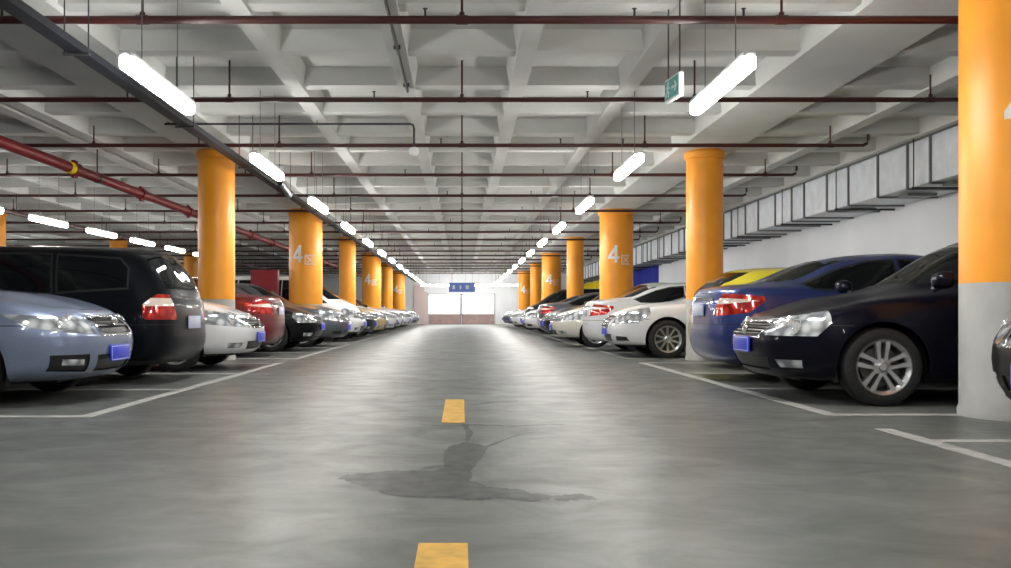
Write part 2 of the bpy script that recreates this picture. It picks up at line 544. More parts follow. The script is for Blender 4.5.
for k in range(-2, 13):
    y = 7.62 + 4.2 * k
    for x, sd in ((-2.55, 'left'), (2.18, 'right')):
        if k < 0:
            lb = f'glowing tube light hanging over the {sd} side of the aisle behind the camera'
            if k == -1: lb = f'glowing tube light above the camera, {sd} side of the aisle'
        else:
            lb = f'glowing tube light, {ORD[k]} from the camera in the {sd} aisle row'
        tube_light(x, y, 2.72, lb, f'tube lights along the {sd} side of the aisle')
for k in range(6):
    o = tube_light(-8.6, 16.0 + 2.75 * k, 2.72, f'glowing tube light over the left parked cars, {ORD[k]} nearest the camera',
               'tube lights over the far left rows')
    for c in o.children:
        if c.name.startswith('diffuser'):
            c.material_slots[0].link = 'OBJECT'; c.material_slots[0].material = MATS['tube_dim']
for k in range(6):
    tube_light(-16.5, 12 + 7 * k, 2.72, f'tube light over the next aisle to the left, {ORD[k]} from the camera', 'tube lights over the next aisle')
for k in range(4):  # extra row of lamps added to make the far end glow
    o = tube_light(-2.0 + 1.8 * k, 61.6, 2.72, f'added tube light brightening the far entrance, {ORD[k]} from the left', 'added tube lights for the entrance glow')
    o.rotation_euler = (0, 0, PI / 2)
    for c in o.children:
        if c.name.startswith('diffuser'):
            c.material_slots[0].link = 'OBJECT'; c.material_slots[0].material = MATS['tube_dim']

# ------------------------------------------------------------------ sprinkler pipes across the ceiling
HZ = 3.35
for k in range(-1, 18):
    y = 7.83 + 2.93 * k
    lb = f'dark red sprinkler pipe crossing the ceiling, {ORD[k]} from the camera' if k >= 0 else 'dark red sprinkler pipe crossing the ceiling above the camera'
    t = thing('sprinkler_pipe', lb, 'pipe', (0, y, HZ), 0, 'sprinkler pipes across the ceiling')
    rr = 0.036 if k < 1 else 0.030
    mb = MB(); mb.tube([(-18.5, 0, 0), (5.1, 0, 0), (6.1, 0, 0), (6.16, 0, 0.03), (6.18, 0, 0.09), (6.18, 0, 0.17)], [rr, rr, rr * .85, rr * .85, rr * .8, rr * .7], 12)
    for x in (-11.2, -8.4, -5.6, -2.78, 0, 2.78, 5.6):
        mb.tube([(x - 0.05, 0, 0), (x + 0.05, 0, 0)], rr * 1.15, 12)
    mb.build('pipe_run', 'pipe_red', t)
    for x in (-11.2, -8.4, -5.6, -2.78, 0, 2.78, 5.6):
        h = MB(); h.tube([(x, 0, 0.02), (x, 0, 0.30 if abs(x) > 5 else ZC - HZ + .01)], 0.012, 8)
        h.tube([(x, 0, 0.02), (x, 0, 0.065)], 0.024, 8)
        h.build('hanger', 'pipe_red', t)
    for x in (-4.0, -1.05 if k % 2 else -0.32, 1.5, 2.45):
        h = MB(); h.tube([(x, 0, 0.0), (x, 0, 0.09)], 0.011, 6); h.lathe([(0.004, 0.09), (0.022, 0.094), (0.022, 0.10), (0.004, 0.104)], 8, c=(x, 0, 0))
        tag(h.build('sprinkler_head', 'dark_steel', t), 'small upright sprinkler head')

# big red fire main over the left cars
t = thing('fire_main_pipe', 'thick bright red fire main running lengthwise over the left cars', 'pipe', (-6.2, 0, 3.10))
mb = MB(); mb.tube([(0, -6, 0), (0, 62, 0)], 0.085, 16); mb.build('pipe_run', 'main_red', t)
for k in range(22):
    y = -4 + 3 * k + 0.4
    mb = MB(); mb.tube([(0, y - 0.09, 0), (0, y + 0.09, 0)], 0.108, 16); mb.box((0, y, 0.115), (0.05, 0.14, 0.05)); mb.box((0, y, -0.115), (0.05, 0.14, 0.05))
    mb.build('coupling', 'main_red', t)
    if k % 2 == 0:
        mb = MB(); mb.tube([(0, y + 0.9, 0.06), (0, y + 0.9, ZC - 3.10)], 0.012, 6); mb.tube([(0, y + 0.86, 0), (0, y + 0.94, 0)], 0.094, 16); mb.build('hanger', 'dark_steel', t)
mb = MB(); mb.tube([(0, 14.15, 0), (0, 14.36, 0)], 0.093, 16); tag(mb.build('valve_band', 'wall_yellow', t), 'small yellow band')
# thinner branch beside it
t = thing('branch_pipe', 'thin dark red pipe running lengthwise farther left over the cars', 'pipe', (-10.4, 0, 3.12))
mb = MB(); mb.tube([(0, -4, 0), (0, 60, 0)], 0.05, 10); mb.build('pipe_run', 'pipe_red', t)
for k in range(12):
    mb = MB(); mb.tube([(0, 1 + 5 * k, 0.04), (0, 1 + 5 * k, ZC - 3.12)], 0.010, 6); mb.build('hanger', 'dark_steel', t)

# dark cable tray alongside the left lights
t = thing('cable_tray', 'dark grey cable tray running lengthwise above the left row of tube lights', 'cable tray', (-3.2, 0, 3.0))
mb = MB()
mb.box((0, 28, -0.035), (0.13, 68, 0.012)); mb.box((-0.063, 28, -0.01), (0.012, 68, 0.06)); mb.box((0.063, 28, -0.01), (0.012, 68, 0.06))
mb.build('tray', 'tray_grey', t)
mb = MB()
for x, r in ((-0.03, 0.03), (0.032, 0.032)):
    mb.tube([(x, -5, 0.012), (x, 61, 0.012)], r, 8)
tag(mb.build('cables', 'dark_steel', t), 'bundle of dark cables')
for k in range(22):
    y = -4.25 + 2.93 * k
    mb = MB(); mb.box((0, y, -0.05), (0.22, 0.04, 0.02))
    for s in (-1, 1): mb.tube([(0.1 * s, y, -0.05), (0.1 * s, y, ZC - 3.0)], 0.006, 6)
    mb.build('hanger', 'dark_steel', t)
mb = MB(); mb.tube([(0.1, 15.3, 0.02), (0.14, 15.6, -0.06), (0.12, 16.0, -0.10), (0.07, 16.4, -0.02)], 0.06, 8); tag(mb.build('cable_loop', 'black_plastic', t), 'loop of black cable below the tray')

# thin conduit on the rib left of the centre and the drop to the white detector
t = thing('ceiling_conduit', 'thin dark conduit running lengthwise on the ceiling left of centre', 'conduit', (0, 0, 0))
mb = MB(); mb.tube([(-0.675, 2, 3.555), (-0.675, 10.4, 3.555), (-0.675, 11.2, 3.555)], 0.018, 8); mb.build('pipe_run', 'dark_steel', t)
for y in (3.4, 5.4, 7.4, 9.35, 10.9):
    mb = MB(); mb.box((-0.675, y, 3.565), (0.07, 0.03, 0.05)); mb.build('clip', 'dark_steel', t)
yd = 13.0
zz = CAM_H + (VY - 124) * yd / FPX
xd = (414 - VX) * yd / FPX
t = thing('smoke_detector', 'white round detector hanging from a bent black conduit above the aisle', 'detector', (xd, yd, 0))
mb = MB(); mb.tube([(-3.6, 0, zz), (-0.06, 0, zz), (-0.015, 0, zz - 0.015), (0, 0, zz - 0.06), (0, 0, zz - 0.34)], 0.016, 8)
mb.tube([(-3.55, 0, zz), (-3.55, 0, ZS + .05)], 0.012, 6); mb.tube([(-1.4, 0, zz), (-1.4, 0, ZS + 0.06)], 0.008, 6)
mb.build('conduit', 'dark_steel', t)
mb = MB(); mb.lathe([(0.001, 0.0), (0.05, -0.01), (0.075, -0.05), (0.07, -0.09), (0.045, -0.125), (0.001, -0.135)], 20, c=(0, 0, zz - 0.33)); tag(mb.build('head', 'fixture_white', t), 'white round head')

# small hanging exit sign, seen nearly edge on
ye = 8.2
xe = (674 - VX) * ye / FPX; ze = CAM_H + (VY - 88) * ye / FPX
t = thing('exit_sign', 'small green hanging exit sign seen edge on near the right tube light', 'sign', (xe, ye, ze), math.radians(-82))
mb = MB(); mb.box((0, 0, 0), (0.36, 0.045, 0.21), bev=0.008); mb.build('case', 'fixture_white', t)
for s in (-1, 1):
    mb = MB(); mb.box((0, s * 0.0235, 0), (0.325, 0.004, 0.175)); mb.build('face', 'exit_green', t)
    mb = MB(); Yf = s * 0.027
    mb.lathe([(0.001, -0.002), (0.018, -0.002), (0.018, 0.002), (0.001, 0.002)], 12, 'y', (-0.075, Yf, 0.055))
    for a, c2, w in (((-0.08, 0.035), (-0.10, -0.015), .03), ((-0.095, -0.01), (-0.06, -0.035), .018), ((-0.06, -0.035), (-0.07, -0.07), .016),
                     ((-0.105, -0.01), (-0.135, -0.055), .018), ((-0.08, 0.03), (-0.045, 0.005), .014), ((-0.085, 0.03), (-0.125, 0.02), .014),
                     ((0.01, 0.0), (0.12, 0.0), .022), ((0.12, 0.0), (0.085, 0.04), .022), ((0.12, 0.0), (0.085, -0.04), .022)):
        d = Vector((c2[0] - a[0], 0, c2[1] - a[1]))
        rot = Matrix.Rotation(-math.atan2(d.z, d.x), 3, 'Y')
        mb.box(((a[0] + c2[0]) / 2, Yf, (a[1] + c2[1]) / 2), (d.length + w * .4, 0.003, w), rot=rot)
    tag(mb.build('running_figure', 'sign_white', t), 'white running figure and arrow')
for s in (-0.14, 0.14):
    mb = MB(); mb.tube([(s, 0, 0.1), (s, 0, ZC - ze)], 0.007, 6); mb.build('rod', 'dark_steel', t)

# ------------------------------------------------------------------ ventilation duct along the right wall
t = thing('ventilation_duct', 'long galvanised ventilation duct along the top of the right wall', 'duct', (0, 0, 0))
mb = MB(); mb.box((7.8, 35.5, 3.20), (1.0, 53, 0.72)); mb.build('casing', 'galvanised', t)
k, y = 0, 10.6
steps = [1.2, 1.0, 1.2, 0.72, 1.05]
while y < 61.5:
    mb = MB()
    mb.box((7.285, y, 3.195), (0.035, 0.035, 0.75)); mb.box((7.82, y, 2.825), (1.04, 0.035, 0.035)); mb.box((7.82, y, 3.565), (1.04, 0.035, 0.02))
    mb.build('flange', 'galvanised_dark', t)
    if k % 3 == 0:
        mb = MB(); mb.box((7.75, y + 0.35, 2.79), (1.15, 0.035, 0.035))
        mb.tube([(7.20, y + 0.35, 2.76), (7.20, y + 0.35, ZC)], 0.010, 6)
        mb.build('hanger', 'dark_steel', t)
    y += steps[k % 5]; k += 1
mb = MB(); mb.box((7.27, 35.5, 3.585), (0.05, 53, 0.04)); tag(mb.build('edge_strip', 'galvanised_dark', t), 'dark strip along the top edge')
for y in (13.9, 15.3, 17.5):
    mb = MB(); mb.box((7.75, y, 2.80), (0.5, 0.3, 0.05)); mb.build('grille', 'galvanised_dark', t)

# ------------------------------------------------------------------ far entrance
t = thing('glazed_entrance', 'bright glazed entrance at the far end of the aisle', 'entrance', (-0.05, Y1, 0))
for x in (-1.2, 1.2):
    mb = MB(); mb.box((x, 0.08, 1.45), (2.2, 0.03, 1.42)); tag(mb.build('pane', 'window_glow', t), 'brightly lit pane')
    mb = MB(); mb.box((x, 0.06, 0.37), (2.24, 0.05, 0.70)); mb.box((x, 0.03, 0.70), (2.24, 0.04, 0.06)); mb.box((x, 0.03, 0.06), (2.24, 0.04, 0.1)); mb.build('lower_panel', 'door_panel', t)
mb = MB()
for x in (-2.36, 0, 2.36): mb.box((x, 0.03, 1.08), (0.10, 0.12, 2.16))
mb.box((0, 0.03, 2.12), (4.82, 0.12, 0.08)); mb.build('frame', 'frame_alu', t)
t = thing('hanging_sign', 'blue sign hanging above the far entrance', 'sign', (0.0, 60.2, 2.52))
mb = MB(); mb.box((0, 0, 0), (1.75, 0.10, 0.62), bev=0.02); mb.build('panel', 'sign_blue', t)
mb = MB()
for x, w in ((-0.55, 0.16), (-0.1, 0.10), (0.35, 0.2)): mb.box((x, -0.052, 0.0), (w, 0.01, 0.26))
for x in (-0.7, 0.7): mb.tube([(x, 0, 0.3), (x, 0, ZC - 2.52)], 0.012, 6)
mb.build('rod', 'frame_alu', t)

# red cabinet standing behind the left cars
t = thing('fire_hose_cabinet', 'tall red fire hose cabinet standing beside the second left column behind the cars', 'cabinet', (-5.22, 23.85, 0))
mb = MB(); mb.box((0, 0, 0.97), (0.70, 0.30, 1.94), bev=0.015); mb.build('case', 'cabinet_red', t)
mb = MB(); mb.box((0, -0.155, 1.0), (0.63, 0.02, 1.80), bev=0.006); d = mb.build('door', 'cabinet_red', t)
mb = MB(); mb.box((0.26, -0.175, 1.15), (0.03, 0.03, 0.16), bev=0.005); tag(mb.build('handle', 'chrome', d), 'chrome handle')


# ------------------------------------------------------------------ cars
def pchip(pts):
    pts = sorted(pts)
    X = np.array([p[0] for p in pts], float); Yv = np.array([p[1] for p in pts], float)
    h = np.diff(X); dl = np.diff(Yv) / h
    m = np.zeros_like(X)
    for i in range(1, len(X) - 1):
        if dl[i - 1] * dl[i] > 0:
            w1, w2 = 2 * h[i] + h[i - 1], h[i] + 2 * h[i - 1]
            m[i] = (w1 + w2) / (w1 / dl[i - 1] + w2 / dl[i])
    m[0], m[-1] = dl[0], dl[-1]

    def f(x):
        x = np.clip(np.asarray(x, float), X[0], X[-1])
        i = np.clip(np.searchsorted(X, x) - 1, 0, len(h) - 1)
        t = (x - X[i]) / h[i]
        return ((1 + 2 * t) * (1 - t) ** 2 * Yv[i] + t * (1 - t) ** 2 * h[i] * m[i] + t * t * (3 - 2 * t) * Yv[i + 1] + t * t * (t - 1) * h[i] * m[i + 1])
    return f


def car_surface(sp):
    """half body (y >= 0) as a grid: waterlines that run from tail to nose and round off in plan at both ends"""
    L, W = sp['L'], sp['W']
    xN, xT = L / 2, -L / 2
    af, pf, ar, pr = sp['af'], sp['pf'], sp['ar'], sp['pr']
    T, B, S = pchip(sp['top']), pchip(sp['belt']), pchip(sp['shoulder'])
    nf, nm, nr = 17, 56, 17
    df = np.linspace(0, 1, nf) ** 2.4 * af
    dr = np.linspace(0, 1, nr) ** 2.6 * ar
    fy = lambda d, a, p: (1 - (1 - np.clip(d / a, 0, 1)) ** p) ** (1 / p)
    yfac = np.concatenate([fy(dr, ar, pr), np.ones(nm - 2), fy(df, af, pf)[::-1]])
    dend = np.concatenate([dr, np.full(nm - 2, 9.0), df[::-1]])
    hn = sp.get('hood_set', 0.13); tn = sp.get('deck_set', 0.05)
    lines = [(0.0, -.15, .15), (.80, -.15, .15), (.955, -.05, .05), (.99, 0, 0), (1.0, 0, 0), (sp.get('sh_r', .985), -.4 * hn, .5 * tn),
             (sp.get('belt_r', .92), -hn, tn), (sp.get('roof_r', .665), -hn, tn), (.40, -hn, tn), (0, -hn, tn)]
    P = np.zeros((len(yfac), len(lines), 3))
    gx = sp['gx']                                     # (front glass, rear glass) middle x for the plan curve of the glass
    for i, (ry, on, ot) in enumerate(lines):
        xn, xt = xN + on, xT + ot
        x = np.concatenate([xt + dr, np.linspace(xt + ar, xn - af, nm)[1:-1], (xn - df)[::-1]])
        sh = np.interp(x, [gx[1], gx[0]], [-sp['gs'], sp['gs']])
        e = np.clip(dend / 0.30, 0, 1)
        t9 = T(x); t7 = T(x + sh * np.clip(dend / .5, 0, 1))
        gw = np.clip((t7 - B(x) - 0.06) / 0.28, 0, 1)
        z7 = t7 - (0.012 + 0.075 * gw) * e
        zb = sp['zb'] + 0.03 * np.clip((np.abs(x) - L / 2 + .6) / .6, 0, 1)
        z6 = np.minimum(B(x), t9 - .03 * e)
        z6 = np.minimum(z6, z7 - .008 * e)
        if i <= 1: z = zb
        elif i == 2: z = zb + 0.075
        elif i == 3: z = np.full_like(x, sp.get('z3', .42))
        elif i == 4: z = np.full_like(x, sp.get('z4', .57))
        elif i == 5: z = np.minimum(S(x), z6 - 0.03)
        elif i == 6: z = z6
        elif i == 7: z = z7
        elif i == 8: z = t9 - (0.004 + 0.018 * gw) * e
        else: z = t9
        bar = 1 - 0.035 * np.clip(np.abs(x) / (L / 2), 0, 1) ** 2
        yy = ry * W / 2 * yfac * bar
        if i in (7, 8): yy = yy * (1 - sp.get('tumble', .05) * gw * np.clip(-x / (L / 2), 0, 1))
        P[:, i, 0], P[:, i, 1], P[:, i, 2] = x, yy, z
    segs = [1, 3, 3, 2, 3, 3, 9, 5, 5]
    n = len(lines)
    ds = np.sqrt(np.linalg.norm(np.diff(P, axis=1), axis=2)) + 0.02
    u = np.concatenate([np.zeros((len(P), 1)), np.cumsum(ds, axis=1)], axis=1)
    tg = np.zeros_like(P)
    for i in range(n):
        a, c = max(i - 1, 0), min(i + 1, n - 1)
        if a == i or c == i:
            tg[:, i] = (P[:, c] - P[:, a]) / (u[:, c] - u[:, a])[:, None]
        else:
            h0, h1 = (u[:, i] - u[:, a])[:, None], (u[:, c] - u[:, i])[:, None]
            d0, d1 = (P[:, i] - P[:, a]) / h0, (P[:, c] - P[:, i]) / h1
            tg[:, i] = (d0 * h1 + d1 * h0) / (h0 + h1)
    tg[:, 9] = tg[:, 9] * np.array([1, 1, 0])
    rows = []
    for i in range(n - 1):
        h = (u[:, i + 1] - u[:, i])[:, None]
        for s in range(segs[i]):
            t = s / segs[i]
            rows.append((1 + 2 * t) * (1 - t) ** 2 * P[:, i] + t * (1 - t) ** 2 * h * tg[:, i] + t * t * (3 - 2 * t) * P[:, i + 1] + t * t * (t - 1) * h * tg[:, i + 1])
    rows.append(P[:, -1])
    Q = np.stack(rows, axis=1)
    Q[:, :, 1] = np.maximum(Q[:, :, 1], 0)
    Q[:, 0, 1] = 0; Q[:, -1, 1] = 0
    return Q


class CarMesh:
    def __init__(self, sp):
        self.sp = sp
        Q = car_surface(sp)
        bm = bmesh.new()
        ns, nj = Q.shape[:2]
        vs = [[bm.verts.new(Q[s, j]) for j in range(nj)] for s in range(ns)]
        for s in range(ns - 1):
            for j in range(nj - 1):
                bm.faces.new((vs[s][j], vs[s + 1][j], vs[s + 1][j + 1], vs[s][j + 1]))
        bmesh.ops.remove_doubles(bm, verts=bm.verts[:], dist=2e-4)
        bmesh.ops.dissolve_degenerate(bm, dist=1e-5, edges=bm.edges[:])
        bm.normal_update()
        if sum(f.normal.y * f.calc_area() for f in bm.faces) < 0:
            bmesh.ops.reverse_faces(bm, faces=bm.faces[:])
        self.bm = bm
        self.lay = bm.faces.layers.int.new('tag')
        self.tags = ['body']
        self.info = {}
        # flared wheel arches
        for ax in (sp['xf'], sp['xr']):
            for v in bm.verts:
                if v.co.y > sp['W'] * .35:
                    d = math.hypot(v.co.x - ax, v.co.z - sp['r'])
                    R = sp['r'] + .05
                    if d < R + .10: v.co.y += .016 * min(1, max(0, (R + .10 - d) / .07))
        bm.normal_update()

    def tid(self, name):
        if name not in self.tags: self.tags.append(name)
        return self.tags.index(name)

    def cut(self, hs, name, flt, src='body', delete=False):
        bm, lay = self.bm, self.lay
        sid = self.tid(src)
        faces = [f for f in bm.faces if f[lay] == sid and flt(f.calc_center_median(), f.normal)]
        for co, no in hs:
            co, no = Vector(co), Vector(no).normalized()
            faces = [f for f in faces if any((v.co - co).dot(no) < 1e-5 for v in f.verts)]
            if not faces: return []
            cross = [f for f in faces if any((v.co - co).dot(no) > 1e-5 for v in f.verts)]
            if cross:
                ed = {e for f in cross for e in f.edges}; vv = {v for f in cross for v in f.verts}
                r = bmesh.ops.bisect_plane(bm, geom=cross + list(ed) + list(vv), dist=1e-6, plane_co=co, plane_no=no)
                new = {g for g in r['geom'] if isinstance(g, bmesh.types.BMFace)}
                faces = list({f for f in faces if f.is_valid} | new)
            faces = [f for f in faces if (f.calc_center_median() - co).dot(no) < 0]
        if delete:
            bmesh.ops.delete(bm, geom=faces, context='FACES'); return []
        t = self.tid(name)
        for f in faces: f[lay] = t
        bm.normal_update()
        return faces

    @staticmethod
    def poly(pts, plane='xz', grow=0.0):
        """outward half-spaces of a convex polygon in a side (xz), front (yz) or top (xy) view"""
        n = len(pts)
        area = sum(pts[i][0] * pts[(i + 1) % n][1] - pts[(i + 1) % n][0] * pts[i][1] for i in range(n))
        hs = []
        for i in range(n):
            a, c = pts[i], pts[(i + 1) % n]
            ex, ey = c[0] - a[0], c[1] - a[1]
            nx, ny = (ey, -ex) if area > 0 else (-ey, ex)
            l = math.hypot(nx, ny); nx, ny = nx / l, ny / l
            p = (a[0] + nx * grow, a[1] + ny * grow)
            if plane == 'xz': hs.append(((p[0], 0, p[1]), (nx, 0, ny)))
            elif plane == 'yz': hs.append(((0, p[0], p[1]), (0, nx, ny)))
            else: hs.append(((p[0], p[1], 0), (nx, ny, 0)))
        return hs

    def panel(self, pts, plane, name, flt, gap=.007):
        self.cut(self.poly(pts, plane), 'seam', flt)
        if plane == 'xy' or plane == 'yz':            # no seam on the centre line
            pts = [(p[0], -0.1 if (plane == 'xy' and p[1] <= 0) else p[1]) for p in pts] if plane == 'xy' else \
                  [(-0.1 if p[0] <= 0 else p[0], p[1]) for p in pts]
        self.cut(self.poly(pts, plane, -gap), name, lambda c, n: flt(c, n), src='seam')
        # what is left of the outline stays as the dark gap
        lay = self.lay; s = self.tid('seam'); g = self.tid('gap')
        for f in self.bm.faces:
            if f[lay] == s: f[lay] = g

    def nearest(self, p, names=None):
        best, bd = None, 1e9
        ids = None if names is None else {self.tid(n) for n in names}
        p = Vector(p)
        for f in self.bm.faces:
            if ids is not None and f[self.lay] not in ids: continue
            c = f.calc_center_median(); d = (c - p).length
            if d < bd: best, bd = (c.copy(), f.normal.copy()), d
        return best

    def extract(self, names, offset=0.0, depth=0.0, side=0, mats=('paint_white',), nm='part', scale=1.0, mi=None):
        """mesh of the faces with these tags; side 0 = both halves welded, 1 / -1 = that side only"""
        ids = {self.tid(n): i for i, n in enumerate(names)}
        fs = [f for f in self.bm.faces if f[self.lay] in ids]
        idx, vs, faces, fm = {}, [], [], []
        nrm = {}
        for f in fs:
            for v in f.verts: nrm[v] = nrm.get(v, Vector()) + f.normal * f.calc_area()
        for f in fs:
            for v in f.verts:
                if v not in idx:
                    n = nrm[v].normalized() if nrm[v].length > 0 else v.normal
                    c = v.co + n * offset
                    if v.co.y < 1e-5: c.y = 0
                    idx[v] = len(vs); vs.append(c)
            faces.append([idx[v] for v in f.verts]); fm.append(ids[f[self.lay]] if mi is None else mi[ids[f[self.lay]]])
        if depth:
            fset = set(fs)
            for f in fs:
                k = len(f.verts)
                for i in range(k):
                    a, c = f.verts[i], f.verts[(i + 1) % k]
                    e = self.bm.edges.get((a, c))
                    if e and sum(1 for q in e.link_faces if q in fset) == 1 and not (a.co.y < 1e-5 and c.co.y < 1e-5):
                        na, nc = nrm[a].normalized(), nrm[c].normalized()
                        o = len(vs); vs += [vs[idx[a]] - na * depth, vs[idx[c]] - nc * depth]
                        faces.append([idx[c], idx[a], o, o + 1]); fm.append(0)
        V, F, M = [], [], []
        if side >= 0:
            V += [tuple(v) for v in vs]; F += faces; M += fm
        if side <= 0:
            o = len(V); V += [(v.x, -v.y, v.z) for v in vs]; F += [[i + o for i in f][::-1] for f in faces]; M += fm
        if not F: return None
        me = bpy.data.meshes.new(nm)
        me.from_pydata([(x * scale, y * scale, z * scale) for x, y, z in V], [], F)
        bm2 = bmesh.new(); bm2.from_mesh(me)
        for f, m in zip(bm2.faces, M): f.material_index = m; f.smooth = True
        bmesh.ops.remove_doubles(bm2, verts=bm2.verts[:], dist=2e-5)
        bm2.to_mesh(me); bm2.free()
        for m in mats: me.materials.append(MATS[m])
        me.set_sharp_from_angle(angle=math.radians(50))
        return me


CS = 1.05
WHEELS = {}


def wheel_parts(r, style):
    key = (round(r, 3), style)
    if key in WHEELS: return WHEELS[key]
    w = 0.205; rr = r * 0.70
    t = MB()
    t.lathe([(rr, -w * .46), (rr + .02, -w * .5), (r - .035, -w * .5), (r - .008, -w * .42), (r, -w * .3), (r, w * .3), (r - .008, w * .42), (r - .035, w * .5), (rr + .02, w * .5), (rr, w * .46)], 44, 'y', close=True)
    tyre = t.mesh('wheel', 'tyre', CS)
    m = MB()
    m.lathe([(rr - .004, -w * .44), (rr - .012, -.05), (rr - .03, w * .30), (rr - .014, w * .40), (rr + .004, w * .47), (rr + .004, w * .40)], 44, 'y')
    m.lathe([(.001, w * .40), (.028, w * .40), (.034, w * .36), (.07, w * .30), (.07, 0)], 24, 'y')
    ns = {'double': 5, 'multi': 10, 'five': 5, 'seven': 7}[style]
    for k in range(ns):
        a0 = 2 * PI * k / ns + PI / 2
        offs = (-.034, .034) if style == 'double' else (0,)
        wd = {'double': .036, 'multi': .030, 'five': .085, 'seven': .05}[style]
        for o in offs:
            vs = []
            for rad, hw, yo in ((.045, wd * .42, w * .33), (rr * .55, wd * .42, w * .36), (rr - .012, wd * .60, w * .41)):
                oo = o * (0.75 if rad < .1 else (1.0 if rad < rr * .7 else 1.25))
                for s in (-1, 1):
                    for dy in (0, -.045):
                        x, z = rad, oo + s * hw
                        vs.append((x * math.cos(a0) - z * math.sin(a0), yo + dy, x * math.sin(a0) + z * math.cos(a0)))
            fs = []
            for i in range(2):
                q = i * 4
                fs += [(q, q + 2, q + 6, q + 4), (q + 1, q + 5, q + 7, q + 3), (q, q + 4, q + 5, q + 1), (q + 2, q + 3, q + 7, q + 6)]
            fs += [(0, 1, 3, 2), (8, 10, 11, 9)]
            m.add(vs, fs)
    rim = m.mesh('rim', 'rim', CS)
    d = MB(); d.lathe([(.001, .012), (rr * .72, .012), (rr * .72, -.01)], 28, 'y'); d.lathe([(rr - .006, -.06), (.001, -.06)], 28, 'y')
    disc = d.mesh('brake_disc', 'rim_dark', CS)
    WHEELS[key] = (tyre, rim, disc)
    return WHEELS[key]


def mirror_mesh(side):
    m = MB()
    prof = []
    vs, fs = [], []
    n, k = 14, 9
    for i in range(k):
        u = -1 + 2 * i / (k - 1)
        rad = max(0.02, (1 - abs(u) ** 3.2)) ** .5
        for j in range(n):
            a = 2 * PI * j / n
            ca, sa = math.cos(a), math.sin(a)
            e = 0.75
            x = .085 * rad * math.copysign(abs(ca) ** e, ca) * (1.15 if ca > 0 else .6)
            z = .07 * rad * math.copysign(abs(sa) ** e, sa)
            vs.append((x, side * (.115 + .105 * u), .055 + z + .012 * u))
    for i in range(k - 1):
        for j in range(n):
            fs.append((i * n + j, i * n + (j + 1) % n, (i + 1) * n + (j + 1) % n, (i + 1) * n + j))
    fs += [tuple(range(n)), tuple(range((k - 1) * n, k * n))]
    m.add(vs, fs, 0)
    m.tube([(0, side * -.06, -.01), (0, side * .02, .0), (0, side * .07, .02)], [.028, .024, .022], 8, 1)
    return m


def emblem_mesh(kind):
    """plain round or oval badge, built flat in the yz plane and facing +x"""
    m = MB()
    ry, rz = (.075, .038) if kind == 'oval' else (.055, .055)
    pts = [(0, ry * math.cos(2 * PI * i / 28), rz * math.sin(2 * PI * i / 28)) for i in range(29)]
    m.tube(pts, .0065, 6)
    m.add([(-.004, p[1], p[2]) for p in pts[:-1]] + [(.004, p[1] * .6, p[2] * .6) for p in pts[:-1]],
          [(k, (k + 1) % 28, 28 + (k + 1) % 28, 28 + k) for k in range(28)] + [tuple(range(28, 56))])
    return m


